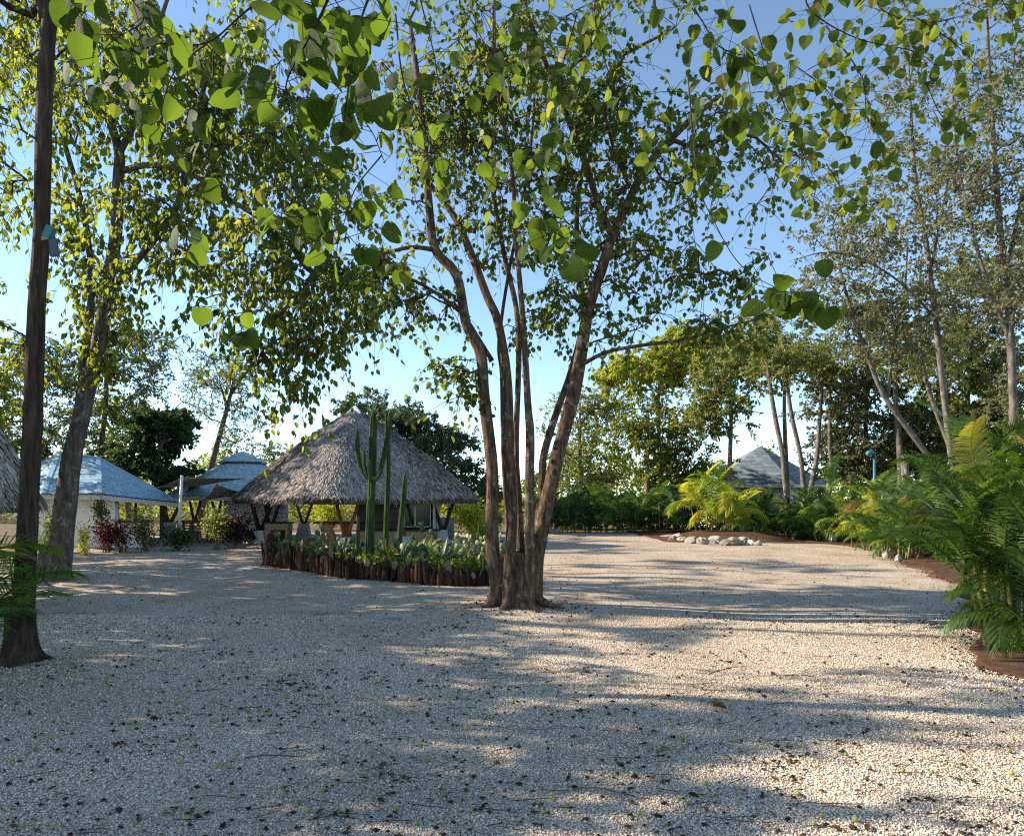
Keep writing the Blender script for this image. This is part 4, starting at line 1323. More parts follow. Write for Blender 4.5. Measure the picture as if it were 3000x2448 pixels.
BG = 'trees standing behind the yard'
simple_tree('eucalyptus_tree', 'loose pale tree rising behind the roof ridge of the white building', 300, 36, 960, [blob(330, 1080, 36, 190, 130, 3, 80), blob(250, 1260, 36, 160, 110, 2.5, 60), blob(430, 1000, 37, 110, 90, 2.5, 26)], G['leaf_euc'], G['bark_grey'], 51, per=45, group=BG, wid=.8)
simple_tree('eucalyptus_tree', 'airy pale tree against bright sky over the octagonal roof, its branches curving right', 575, 42, 1060, [blob(660, 1130, 42, 140, 90, 2.5, 50), blob(600, 1060, 42, 90, 60, 2, 12), blob(730, 1230, 43, 75, 60, 2, 14), blob(560, 1210, 43, 90, 80, 2, 12)], G['leaf_euc'], G['bark_grey'], 52, lean=.25, per=32, sig=.55, group=BG, wid=.8, r=.2)
simple_tree('round_tree', 'dense dark green round tree above the white building roof', 480, 33, 1250, [blob(520, 1270, 33, 50, 70, 1.4, 26), blob(450, 1250, 33, 70, 60, 1.4, 20), blob(400, 1340, 33, 90, 70, 1.5, 26), blob(490, 1370, 33, 80, 50, 1.5, 18), blob(330, 1380, 33, 60, 50, 1.3, 9)], G['leaf_dark'], G['bark_brown'], 53, size=(.12, .2), per=75, sig=.42, group=BG)
simple_tree('broadleaf_tree', 'mid green tree filling the gap left of the dark round tree', 380, 38, 1150, [blob(380, 1240, 38, 130, 110, 2.2, 45), blob(330, 1370, 38, 130, 70, 2, 22)], G['leaf_left'], G['bark_brown'], 54, per=50, group=BG)
simple_tree('eucalyptus_tree', 'thin grey tree behind the leaning trunk and thatched hut', 110, 30, 1000, [blob(90, 1120, 30, 130, 160, 2, 60), blob(40, 1300, 30, 120, 100, 2, 42)], G['leaf_euc'], G['bark_grey'], 55, per=42, group=BG, wid=.8)
simple_tree('eucalyptus_tree', 'pale tree with sparse leaves right over the octagonal building', 800, 50, 1330, [blob(800, 1350, 50, 75, 45, 2, 22), blob(690, 1320, 52, 80, 45, 2, 16)], G['leaf_euc'], G['bark_grey'], 56, per=45, group=BG)
simple_tree('feathery_tree', 'dark feathery tree rising behind the apex and right slope of the thatch', 1230, 40, 1250, [blob(1180, 1260, 40, 110, 80, 2.5, 50), blob(1290, 1350, 40, 120, 120, 2.5, 75), blob(1080, 1195, 41, 90, 40, 1.8, 18), blob(1380, 1450, 40, 80, 100, 2, 40)], G['leaf_feather'], G['bark_brown'], 57, size=(.13, .24), per=70, sig=.5, tmpl=LANCE, group=BG, wid=1.5)
# right side
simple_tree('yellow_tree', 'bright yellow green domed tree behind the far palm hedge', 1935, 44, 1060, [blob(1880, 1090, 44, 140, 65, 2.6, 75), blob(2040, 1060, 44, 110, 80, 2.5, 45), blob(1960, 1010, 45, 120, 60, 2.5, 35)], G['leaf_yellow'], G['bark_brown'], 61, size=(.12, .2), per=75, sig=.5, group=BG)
simple_tree('broadleaf_tree', 'green tree below the yellow dome, over the far palm hedge', 1900, 42, 1200, [blob(1900, 1270, 42, 140, 120, 2.4, 85), blob(1980, 1370, 42, 120, 80, 2.2, 55), blob(2080, 1400, 43, 70, 50, 2, 20)], G['leaf_left'], G['bark_brown'], 62, per=70, group=BG)
simple_tree('olive_tree', 'loose olive tree just right of the central stems above the hedge', 1700, 46, 1180, [blob(1720, 1250, 46, 130, 130, 2.6, 75), blob(1680, 1370, 46, 130, 90, 2.4, 60), blob(1790, 1180, 46, 80, 60, 2, 22), blob(1800, 1380, 47, 90, 70, 2, 26)], G['leaf_olive'], G['bark_grey'], 63, per=50, group=BG, sig=.55)
simple_tree('broadleaf_tree', 'dark leaved tree left of the grey pyramid roof', 2140, 40, 1080, [blob(2130, 1130, 40, 120, 130, 2.4, 75), blob(2060, 1240, 40, 90, 60, 2, 26), blob(2190, 1020, 40, 90, 60, 2, 24)], G['leaf_olive'], G['bark_brown'], 64, per=65, group=BG, size=(.1, .18))
simple_tree('yellow_tree', 'tall pale yellow tree over the grey pyramid roof', 2310, 42, 1000, [blob(2220, 990, 42, 160, 90, 2.6, 60), blob(2330, 1060, 42, 120, 80, 2.4, 40)], G['leaf_olive'], G['bark_brown'], 65, per=60, group=BG, size=(.1, .18))
simple_tree('olive_tree', 'broad olive tree with dense leaves behind the teal lamp post', 2540, 36, 1120, [blob(2500, 1150, 36, 170, 140, 2.6, 95), blob(2600, 1300, 36, 160, 110, 2.6, 80), blob(2440, 1290, 37, 80, 80, 2, 26)], G['leaf_grey'], G['bark_grey'], 66, per=70, group=BG, size=(.09, .16))
simple_tree('broadleaf_tree', 'dark dense tree at the right behind the tall pale trunks', 2850, 34, 1000, [blob(2850, 1080, 34, 170, 160, 2.6, 100), blob(2900, 1280, 34, 170, 110, 2.4, 70), blob(2740, 1230, 34, 130, 130, 2.2, 55)], G['leaf_olive'], G['bark_grey'], 67, per=70, group=BG, size=(.09, .16))
simple_tree('olive_tree', 'pale leafy tree filling in low behind the cut pale trunk', 2690, 38, 1270, [blob(2680, 1350, 38, 170, 90, 2.4, 70), blob(2480, 1380, 39, 110, 60, 2, 30)], G['leaf_grey'], G['bark_grey'], 68, per=60, group=BG)
simple_tree('broadleaf_tree', 'full dark tree crown high behind the whitish trunk at the right edge', 2960, 30, 760, [blob(2930, 850, 30, 150, 160, 2.4, 70), blob(2820, 960, 31, 120, 110, 2.2, 40), blob(3000, 1150, 30, 120, 140, 2.2, 40)], G['leaf_grey'], G['bark_grey'], 69, per=60, group=BG, size=(.08, .14))
simple_tree('olive_tree', 'olive crown behind the leaning pale trunk, left of the dark tree', 2640, 33, 950, [blob(2620, 1010, 33, 130, 110, 2.2, 50), blob(2520, 930, 33, 90, 80, 2, 20)], G['leaf_olive'], G['bark_grey'], 691, per=60, group=BG, size=(.08, .14))
for k, (a, b, top_, lab) in enumerate((((2304, 1470), (2263, 1178), 1080, 'slim pale trunk nearest the apex of the grey pyramid roof, leaning left'),
                                       ((2356, 1455), (2315, 1193), 1070, 'slim pale trunk between two others before the grey pyramid roof'),
                                       ((2374, 1450), (2403, 1193), 1050, 'slim pale trunk leaning right at the grey pyramid roof'),
                                       ((2428, 1420), (2431, 1290), 1080, 'slim pale trunk just right of the grey pyramid roof'))):
    d = 34 + k * .6
    A = P(a[0] + (a[0] - b[0]) * .4, 1460, d); A[2] = 0
    kx = P(a[0], a[1] - 10, d); Bt = P(b[0], b[1], d); E = P(b[0] + (b[0] - a[0]) * .5, top_ - 60, d)
    tree('slim_tree', lab, 'tree', (A[0], d, 0), [(np.array([A, kx, kx * .55 + Bt * .45 + np.array([.12, 0, 0]), Bt, E]), [.15, .13, .115, .11, .06])],
         [blob(b[0], top_ - 10, d, 75, 60, 1.6, 16)], G['leaf_olive'], G['bark_pale'], 70 + k, DIAM, (.13, .23), 90, .5, .5, group='slim pale trunks before the house', r0=.012, twigs=3, zmin=4)

# tall pale-barked trees at the right
RT = 'tall pale-barked trees at the right'
def tall(label, polys, blobs_, seed, d, mat, per=62, base=None):
    b = polys[0][0][0].copy(); b[2] = 0
    polys = [(p_, [r_ * .72 for r_ in q_]) for p_, q_ in polys]
    return tree('pale_bark_tree', label, 'tree', b, polys, blobs_, mat, G['bark_pale'], seed, OVATE, (.085, .14), per, .40, .7, group=RT, r0=.010, twigs=6, wid=1.1, zmin=4.5, n_ind=0)


tall('tall tree with whitish trunk rising at the right edge', [(px_poly([(2985, 1640), (2972, 1300), (2966, 1124), (2955, 899), (2929, 674), (2914, 449), (2900, 250), (2890, 50), (2880, -150)], 20), [.19, .16, .15, .14, .12, .10, .08, .06, .03]),
     (px_poly([(2945, 800), (2990, 600), (3040, 400), (3060, 200)], 20), [.08, .07, .05, .03]), (px_poly([(2960, 1000), (2890, 820), (2840, 640), (2800, 430), (2790, 250)], 20), [.08, .07, .06, .05, .03])],
     [blob(2900, 300, 20, 170, 260, 2, 60), blob(2980, 600, 20, 120, 200, 1.8, 36), blob(2830, 560, 20, 120, 160, 1.6, 30), blob(2900, -100, 20, 300, 180, 2.5, 35), blob(2960, 900, 20, 110, 160, 1.5, 26)], 81, 20, G['leaf_grey'])
tall('tall tree with slender pale trunk, second from the right edge', [(px_poly([(2820, 1580), (2779, 1273), (2749, 1011), (2719, 749), (2682, 524), (2670, 350), (2660, 150)], 22), [.16, .14, .12, .105, .085, .06, .03]),
     (px_poly([(2725, 800), (2760, 620), (2790, 450), (2800, 300)], 22), [.06, .05, .04, .02]), (px_poly([(2740, 930), (2640, 830), (2530, 760), (2420, 740), (2330, 760)], 22, np.linspace(22, 21, 5)), [.06, .05, .04, .03, .015])],
     [blob(2690, 560, 22, 150, 190, 2, 46), blob(2500, 720, 21.4, 170, 80, 1.5, 30), blob(2700, 850, 22, 150, 120, 1.6, 34), blob(2680, 260, 22, 150, 150, 2, 24)], 82, 22, G['leaf_grey'])
tall('pale tree whose trunk leans far left across the right side foliage', [(px_poly([(2850, 1560), (2802, 1458), (2729, 1349), (2652, 1245), (2584, 1147), (2530, 1010), (2490, 900), (2460, 780), (2440, 660)], 24), [.17, .15, .14, .13, .115, .10, .08, .06, .03]),
     (px_poly([(2600, 1170), (2620, 1000), (2650, 850), (2660, 700)], 24), [.08, .07, .05, .03])],
     [blob(2480, 850, 24, 140, 120, 1.8, 36), blob(2590, 960, 24, 130, 110, 1.8, 34), blob(2350, 900, 24, 110, 70, 1.5, 14), blob(2420, 620, 24, 100, 100, 1.6, 14)], 83, 24, G['leaf_grey'])
tall('pale tree with nearly straight stem close behind the far leaning trunk', [(px_poly([(2830, 1520), (2807, 1411), (2781, 1307), (2729, 1167), (2700, 1050), (2690, 900), (2700, 750)], 25), [.15, .13, .12, .105, .09, .07, .03])],
     [blob(2720, 1020, 25, 140, 120, 1.8, 36), blob(2800, 780, 25, 120, 120, 1.8, 26)], 84, 25, G['leaf_olive'])

SHADE_ORD = ['first in line', 'second in line', 'third in line', 'fourth in line', 'fifth in line', 'sixth in line', 'seventh in line', 'eighth in line']
# trees out of frame to the left whose crowns shade the near yard
for k, (x, y, h, r_) in enumerate(((-12.5, 6.4, 7.6, 2.3), (-13.5, 9.8, 7.8, 2.4), (-14, 13.0, 8.0, 2.3), (-16.5, 16.4, 8.6, 2.4), (-18.7, 20.2, 9.0, 2.4), (-22, 25, 10.5, 2.8))):
    tree('shade_tree', f'full leafy tree beyond the left edge shading the near gravel, {SHADE_ORD[k]}', 'tree', (x, y, 0),
         [(np.array([(x, y, -.1), (x + .2, y, h * .3), (x - .1, y + .2, h * .6), (x, y, h * .9)]), [.22, .18, .13, .05])],
         [(np.array([x, y, h * .60]), np.array([r_, r_, h * .36]), 80)], G['leaf_left'], G['bark_dark'], 90 + k, DIAM, (.2, .32), 75, .5, .5, group='trees beyond the left edge', twigs=0)
for k, (x, y, h, n_) in enumerate(((-19, 13.5, 16, 12), (-20, 18.5, 16.5, 14), (-23, 24, 18, 16), (-27, 31, 19, 20), (-32, 37.5, 20, 22), (-22, 9.5, 15.5, 9))):
    tree('tall_shade_tree', f'tall bare-stemmed tree beyond the left edge shading the far gravel, {SHADE_ORD[k]}', 'tree', (x, y, 0),
         [(np.array([(x, y, -.1), (x + .3, y, h * .3), (x - .2, y + .2, h * .6), (x, y, h * .95)]), [.22, .18, .14, .05])],
         [(np.array([x, y, h * .72]), np.array([2.4, 2.2, h * .27]), n_)], G['leaf_left'], G['bark_grey'], 960 + k, DIAM, (.2, .32), 110, .5, .5, group='tall trees beyond the left edge', twigs=0, flat=.6)

# far wood closing the horizon
rng = np.random.default_rng(77)
g = Geo()
N = 46000
px_ = rng.uniform(-700, 3700, N); d = rng.uniform(55, 78, N)
ht = 3.4 + 1.6 * ((px_ > 1500) & (px_ < 2500)) + 1.4 * (px_ < 850) + 1.2 * np.sin(px_ * .012) + .8 * np.sin(px_ * .031 + 1)
x = (px_ - 1500) / FPX * d
z = rng.uniform(0, 1, N) ** .8 * np.maximum(ht, 1)
leaves(g, np.c_[x, d, z], rng.normal(0, 1, (N, 3)), rng.normal(0, 1, (N, 3)) + np.array([0, 0, 1]), rng.uniform(.25, .5, N), DIAM, rng.uniform(0, 1, N), 1.4)
o = g.obj('far_wood', G['leaf_left'], kind='stuff'); o['label'] = 'low far scrub closing the view under the trees'; o['category'] = 'scrub'


# dense undergrowth right behind the palm hedge
g = Geo()
N = 30000
px_ = rng.uniform(1560, 3150, N); d = np.interp(px_, [1560, 2100, 2500, 3150], [43.5, 41, 34, 27]) + rng.uniform(0, 3.5, N)
ht = np.interp(px_, [1560, 2080, 2130, 2420, 2480, 3150], [2.6, 2.6, 1.7, 1.7, 2.5, 2.6]) + .5 * np.sin(px_ * .03) + .3 * np.sin(px_ * .083)
x = (px_ - 1500) / FPX * d
z = rng.uniform(0, 1, N) ** .75 * ht
leaves(g, np.c_[x, d, z], rng.normal(0, 1, (N, 3)) + np.array([0, 0, -.4]), rng.normal(0, 1, (N, 3)) + np.array([0, 0, 1]), rng.uniform(.14, .28, N), DIAM, rng.uniform(0, 1, N), 1.3)
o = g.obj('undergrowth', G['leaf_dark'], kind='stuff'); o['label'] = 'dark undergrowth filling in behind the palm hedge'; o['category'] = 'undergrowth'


# ------------------------------------------------------------------ overhanging near branches with large leaves
def big_leaf_mesh(k, mat):
    rng = np.random.default_rng(500 + k)
    us = np.array([0, .08, .2, .36, .54, .72, .87, 1.0])
    half = np.array([.14, .36, .45, .475, .44, .345, .2, 0.0])
    back = np.array([.0, -.045, -.015, 0, 0, 0, .01, 0])
    vs = np.array([-1, -.55, 0, .55, 1])
    curl, droop, tw = rng.uniform(.05, .3), rng.uniform(.08, .35), rng.normal(0, .12)
    V, UV = [], []
    for u, h, b in zip(us, half, back):
        for v in vs:
            y = v * h
            w = curl * abs(y) * (1 if k % 3 else -.5) - droop * u * u + .018 * math.sin(u * 14 + v * 3 + k) + tw * u * y
            V.append((u + b * abs(v), y, w)); UV.append((u, y))
    F = []
    for a in range(7):
        for c in range(4):
            i0 = a * 5 + c
            F.append((i0, i0 + 1, i0 + 6, i0 + 5))
    V = np.array(V)
    me = mesh_np('leaf', V, None, F, np.full(len(V), rng.uniform(.05, .95)), True, np.array(UV))
    me.materials.append(mat)
    return me


BIGL = [big_leaf_mesh(k, G['leaf_big']) for k in range(9)]
over = thing('overhanging_tree', 'tree overhanging the camera with large heart-shaped leaves on drooping twigs along the top', 'tree', (1.8, -2.6, 0))
g = Geo(); otr = catmull([(1.8, -2.6, -.1), (1.75, -2.5, 1.5), (1.6, -2.2, 3.2), (1.4, -1.6, 4.8), (1.2, -.8, 6.2)], 5)
tube(g, otr, np.linspace(.24, .12, len(otr)), 12, .05); g.obj('trunk', G['bark_dark'], over, smooth=True)
z5 = lambda x, y: (x * .6914, y * .6914)
z6 = lambda x, y: (1000 + x * .691, y * .691)
z7 = lambda x, y: (2000 + x * .749, y * .749)
S = 1.4104
OB = [  # pixel polyline, depth start/end, leaves, spread (px), leaf size range (m), radius
    ([z5(1250, -120), z5(1040, 50), z5(870, 185), z5(650, 190), z5(520, 310), z5(480, 400)], 2.9, 2.6, 17, 60, (.10, .125), .006),
    ([z5(870, 190), z5(750, 290), z5(695, 420), z5(680, 560)], 2.75, 2.7, 8, 55, (.10, .12), .004),
    ([z5(1000, 100), z5(905, 230), z5(915, 480), z5(870, 680), z5(770, 920), z5(720, 1060)], 2.9, 2.8, 13, 50, (.09, .12), .004),
    ([(330, -120), (380, -10), (420, 60), (330, 120), (270, 190)], 2.6, 2.5, 15, 75, (.11, .14), .005),
    ([(180, -90), (200, -20), (230, 40)], 2.5, 2.4, 5, 60, (.11, .14), .004),
    ([(1000, -130), (960, 0), (900, 120), (840, 240), (850, 330)], 2.5, 2.3, 24, 95, (.12, .15), .007),
    ([(1120, -100), (1050, 80), (1020, 260), (1000, 420)], 2.4, 2.3, 17, 80, (.12, .15), .006),
    ([z5(1480, 50), z5(1470, 300), z5(1500, 430), z6(40, 440), z6(130, 560), z6(180, 680)], 2.6, 2.8, 14, 60, (.10, .13), .006),
    ([z6(170, 660), z6(60, 800), z6(10, 950), z6(-20, 1050)], 2.8, 2.8, 13, 70, (.09, .13), .004),
    ([(800, 480), (830, 620), (900, 640), (980, 700)], 2.7, 2.7, 14, 70, (.10, .13), .004),
    ([(640, 860), (680, 920), (710, 960), (740, 990)], 2.7, 2.75, 7, 40, (.09, .12), .003),
    ([z6(230, 60), z6(260, 330), z6(330, 520), z6(420, 660), z6(560, 740)], 3.3, 3.5, 14, 60, (.09, .125), .006),
    ([z6(320, -60), z6(390, 220), z6(420, 370), z6(530, 640), z6(640, 780), z6(720, 810)], 3.6, 3.6, 13, 70, (.09, .125), .006),
    ([z6(-60, 900), z6(120, 1090), z6(220, 1120), z6(300, 1150)], 2.9, 3.1, 6, 25, (.09, .115), .003),
    ([z6(700, 780), z6(820, 860), z6(880, 960), z6(960, 1030), z6(1000, 1120)], 2.9, 2.7, 13, 60, (.11, .15), .004),
    ([z6(650, -60), z6(652, 300), z6(632, 500), z6(735, 760), z6(760, 1000)], 4.5, 4.6, 4, 40, (.09, .12), .006),
    ([z6(900, -60), z6(850, 120), z6(700, 200), z6(560, 250)], 3.8, 3.7, 15, 60, (.09, .125), .005),
    ([z6(1080, -60), z6(1080, 100), z6(1160, 380), z6(1300, 600), z6(1440, 750)], 3.9, 4.2, 14, 60, (.09, .12), .006),
    ([z6(1000, 60), z6(960, 200), z6(930, 340), z6(980, 420), z6(1060, 380)], 3.8, 3.8, 18, 65, (.09, .125), .005),
    ([z6(900, 300), z6(880, 560), z6(850, 640), z6(900, 700)], 4.0, 4.0, 14, 60, (.09, .12), .004),
    ([z7(-60, -60), z7(60, 60), z7(140, 180), z7(260, 220), z7(330, 200)], 3.8, 3.8, 26, 75, (.10, .13), .006),
    ([z7(480, -80), z7(500, 40), z7(680, 150), z7(900, 200), z7(1000, 260)], 4.6, 4.9, 34, 70, (.09, .125), .007),
    ([z7(260, 20), z7(350, 300), z7(420, 460), z7(490, 650), z7(560, 780)], 4.6, 4.8, 40, 75, (.09, .125), .006),
    ([z7(560, 100), z7(700, 300), z7(720, 450), z7(780, 560), z7(770, 600)], 4.8, 5.0, 34, 75, (.09, .12), .006),
    ([z7(430, 250), z7(560, 350), z7(640, 480)], 4.6, 4.8, 22, 70, (.09, .12), .005),
    ([z7(560, 640), z7(640, 760), z7(720, 800), z7(780, 790)], 4.4, 4.4, 13, 45, (.09, .12), .004),
    ([z7(900, 60), z7(1050, 160), z7(1150, 260), z7(1170, 300)], 4.8, 4.8, 18, 60, (.09, .12), .005),
    ([z7(950, 320), z7(1010, 450), z7(1080, 500), z7(1110, 520)], 4.7, 4.7, 10, 45, (.09, .12), .004),
    ([z7(1200, -80), z7(1270, 40), z7(1310, 150)], 5.0, 5.0, 14, 60, (.09, .12), .005),
    ([z7(760, -60), z7(780, 40), z7(960, 90), z7(1100, 60)], 5.0, 5.2, 26, 80, (.09, .12), .005),
    ([z7(20, 300), z7(60, 700), z7(120, 860), z7(230, 1040), z7(400, 1140), z7(520, 1160)], 3.2, 3.0, 3, 20, (.10, .12), .004),
    ([z7(330, 1150), z7(420, 1140), z7(500, 1150), z7(600, 1170)], 3.0, 2.95, 11, 45, (.11, .14), .003),
    ([z7(40, 400), z7(20, 560), z7(90, 700), z7(180, 730)], 3.7, 3.7, 9, 40, (.09, .12), .003),
    ([z7(120, 380), z7(180, 420), z7(200, 480)], 3.8, 3.8, 9, 45, (.10, .13), .003),
]
rng = np.random.default_rng(123)
tw = Geo(); lim = Geo()
pos_, ax_, nr_, sz_ = [], [], [], []
for pts, d0, d1, nl, sp, (s0, s1), rad in OB:
    n = len(pts)
    w = catmull(px_poly(pts, 0, np.linspace(d0, d1, n)), 6)
    tube(tw, w, np.linspace(rad, rad * .35, len(w)) * .8, 6, .05)
    if pts[0][1] < 0:
        # limb from the trunk out of frame to the start of this twig
        a = otr[int(rng.integers(10, len(otr)))]
        e = w[0]
        mid = (a + e) / 2 + np.array([0, 0, .7])
        q = catmull([a, mid, e], 5)
        tube(lim, q, np.linspace(.035, rad, len(q)), 6, .05)
    nl = int(nl * (1.5 if d0 < 3.7 else 1.95))
    for k in range(nl):
        t = .18 + .82 * (k + rng.uniform(0, .9)) / nl
        b = w[min(len(w) - 1, int(t * (len(w) - 1)))]
        off = rng.normal(0, 1, 3) * np.array([1, .8, .8]) * sp / FPX * d0 * .75
        off[2] -= .012
        p = b + off
        segs(tw, [b], [p], .0016, .0012, 4)
        ax = unit(np.array([off[0], off[1], 0]) * 4 + rng.normal(0, .45, 3) + np.array([0, 0, -1.15]))
        nr = unit(rng.normal(0, .8, 3) + np.array([-.25, -1.0, .45]))
        pos_.append(p); ax_.append(ax); nr_.append(nr); sz_.append(rng.uniform(s0, s1) * rng.choice([.5, .7, .8, .9]))
tw.obj('twigs', G['bark_dark'], over, smooth=True, kind='stuff')
lim.obj('limbs', G['bark_dark'], over, smooth=True, kind='stuff')
pos_, ax_, nr_, sz_ = np.array(pos_), np.array(ax_), np.array(nr_), np.array(sz_)
order = np.argsort(-sz_ / pos_[:, 1])
a_, s_, n_ = leaf_frames(ax_, nr_)
rest = Geo()
for c, q in enumerate(order):
    z = sz_[q]; w_ = rng.uniform(.85, 1.05)
    if c < 298:
        M = Matrix(((a_[q][0] * z, s_[q][0] * z * w_, n_[q][0] * z, pos_[q][0]), (a_[q][1] * z, s_[q][1] * z * w_, n_[q][1] * z, pos_[q][1]),
                    (a_[q][2] * z, s_[q][2] * z * w_, n_[q][2] * z, pos_[q][2]), (0, 0, 0, 1)))
        inst('leaf', BIGL[int(rng.integers(0, 9))], over, M)
    else:
        leaves(rest, pos_[q:q + 1], ax_[q:q + 1], nr_[q:q + 1], sz_[q:q + 1], HEART, rng.uniform(0, 1, 1), 1.0)
# leaves above the frame
N = 350
pp = np.c_[rng.uniform(-4, 5, N), rng.uniform(-1.5, 5, N), rng.uniform(5.3, 7.5, N)]
pp = pp[pp[:, 2] > CAMH + 1.0 + .78 * np.maximum(pp[:, 1], 0)]
leaves(rest, pp, rng.normal(0, 1, (len(pp), 3)) + np.array([0, 0, -1]), rng.normal(0, 1, (len(pp), 3)) + np.array([0, 0, 1]), rng.uniform(.09, .13, len(pp)), HEART, rng.uniform(0, 1, len(pp)), 1.0)
rest.obj('crown', G['leaf_green'], over, kind='stuff')

# ------------------------------------------------------------------ palms
def frond_mesh(name, mat, L, up, arch, nl, ll, lw, droop, seed, rows=2, vee=.5):
    """Feather frond in its own frame: leaves the origin along +X rising by `up`, arching over."""
    rng = np.random.default_rng(seed)
    m = 15
    s = np.linspace(0, 1, m)
    ang = up - arch * s ** 1.35
    dx = np.cos(ang) * L / (m - 1); dz = np.sin(ang) * L / (m - 1)
    pts = np.c_[np.concatenate([[0], np.cumsum(dx[:-1])]), .03 * L * np.sin(s * 3 + seed), np.concatenate([[0], np.cumsum(dz[:-1])])]
    g = Geo(); tube(g, pts, np.linspace(.014, .003, m) * (L / 1.6), 5, 0, .8)
    T = unit(np.gradient(pts, axis=0))
    for side in (-1, 1):
        t = .16 + .84 * (np.arange(nl) + rng.uniform(0, .6, nl)) / nl
        b = np.stack([np.interp(t, s, pts[:, k]) for k in range(3)], -1)
        tg = unit(np.stack([np.interp(t, s, T[:, k]) for k in range(3)], -1))
        upv = unit(np.cross(tg, np.array([0, 1.0, 0]))); upv *= np.sign(upv[:, 2:3] + 1e-6)
        env = np.sin(np.pi * np.clip(.12 + .8 * t, 0, 1)) ** .7
        ln = ll * env * rng.uniform(.85, 1.12, nl)
        fwd = .45 + .75 * t
        d = unit(tg * fwd[:, None] + np.array([0, side, 0]) * 1.0 + upv * vee + rng.normal(0, .10, (nl, 3)))
        down = np.array([0, 0, -1.0])
        wv = unit(np.cross(d, upv + np.array([0, side * .6, 0])))
        prev = [b - wv * lw * .35, b + wv * lw * .35]
        V = [prev[0], prev[1]]
        for r_ in range(1, rows + 1):
            q = r_ / rows
            c = b + d * (ln * q)[:, None] + down * (ln * droop * q * q)[:, None]
            w = lw * (.5 if r_ < rows else .06)
            V += [c - wv * w, c + wv * w]
        V = np.stack(V, 1)
        k = V.shape[1]
        f = np.array([(2 * r_, 2 * r_ + 1, 2 * r_ + 3, 2 * r_ + 2) for r_ in range(rows)])
        F = (np.arange(nl)[:, None, None] * k + f[None]).reshape(-1, 4)
        g.add(V.reshape(-1, 3), None, F, .5)
    me = g.mesh(name, smooth=False)
    me.materials.append(mat)
    return me


def frond_set(mat, L, nl, ll, lw, seed, rows=2):
    return [frond_mesh('frond', mat, L, 1.35, .9, nl, ll, lw, .35, seed, rows),
            frond_mesh('frond', mat, L, 1.15, 1.5, nl, ll, lw, .45, seed + 1, rows),
            frond_mesh('frond', mat, L, .95, 1.8, nl, ll, lw, .55, seed + 2, rows, .35),
            frond_mesh('frond', mat, L * .95, .7, 2.0, nl, ll, lw, .65, seed + 3, rows, .25)]


FS = {'palm': frond_set(G['palm'], 1.7, 34, .50, .030, 200), 'palm_yellow': frond_set(G['palm_yellow'], 1.7, 34, .50, .030, 210),
      'palm_dark': frond_set(G['palm_dark'], 1.7, 34, .50, .030, 220),
      'near': frond_set(G['palm'], 1.75, 56, .48, .020, 230, 3), 'near_left': frond_set(G['palm'], 1.3, 46, .44, .017, 240, 3)}


def palm(label, x, y, h, kind, seed, n_cane=5, per=4, spread=.35, z0=0.0, group='areca palms edging the yard', scale=1.0, az=None, low=True, maxk=4):
    rng = np.random.default_rng(seed)
    root = thing('areca_palm', label, 'palm', (x, y, z0), group)
    F = FS[kind]
    fh = 1.25 * scale
    for c in range(n_cane):
        a = rng.uniform(0, 6.28); r_ = spread * math.sqrt(rng.uniform(0.05, 1))
        bx_, by_ = x + r_ * math.cos(a), y + r_ * math.sin(a)
        ch = max(.25, (h - fh) * rng.uniform(.45 if maxk == 4 else .08, 1.0)) if c else max(.3, h - fh)
        lean = r_ * .5
        tx, ty = bx_ + lean * math.cos(a), by_ + lean * math.sin(a)
        g = Geo(); tube(g, [(bx_, by_, z0 - .06), ((bx_ + tx) / 2, (by_ + ty) / 2, z0 + ch * .5), (tx, ty, z0 + ch)], [.04, .032, .022], 6, .04)
        g.obj('cane', G['cane'], root, smooth=True)
        ph = rng.uniform(0, 6.28)
        for k in range(per):
            az_ = ph + k * 2.4 + rng.normal(0, .25)
            kk = min(3, int(k * maxk / per + rng.uniform(0, .9)))
            s = scale * rng.uniform(.8, 1.1)
            M = Matrix.Translation((tx, ty, z0 + ch * (1 - .05 * k))) @ Matrix.Rotation(az_, 4, 'Z') @ Matrix.Rotation(rng.normal(0, .12), 4, 'Y') @ Matrix.Rotation(rng.normal(0, .25), 4, 'X') @ Matrix.Scale(s, 4)
            inst('frond', F[kk], root, M)
    if low:
        for k in range(3 if low is True else low):
            az_ = rng.uniform(0, 6.28) if maxk > 2.2 or k % 3 == 0 else rng.uniform(2.5, 5.0)
            M = Matrix.Translation((x + (rng.uniform(-.5, .3) if maxk < 2.2 else 0), y - (rng.uniform(.1, .5) if maxk < 2.2 else 0), z0 + (.25 if maxk > 2.2 else rng.uniform(.25, 1.2)))) @ Matrix.Rotation(az_, 4, 'Z') @ Matrix.Rotation(rng.normal(0, .2), 4, 'X') @ Matrix.Scale(scale * rng.uniform(.6, .85), 4)
            inst('frond', F[2 + k % 2], root, M)
    return root


ORD = ['first', 'second', 'third', 'fourth', 'fifth', 'sixth', 'seventh', 'eighth', 'ninth', 'tenth', 'eleventh']
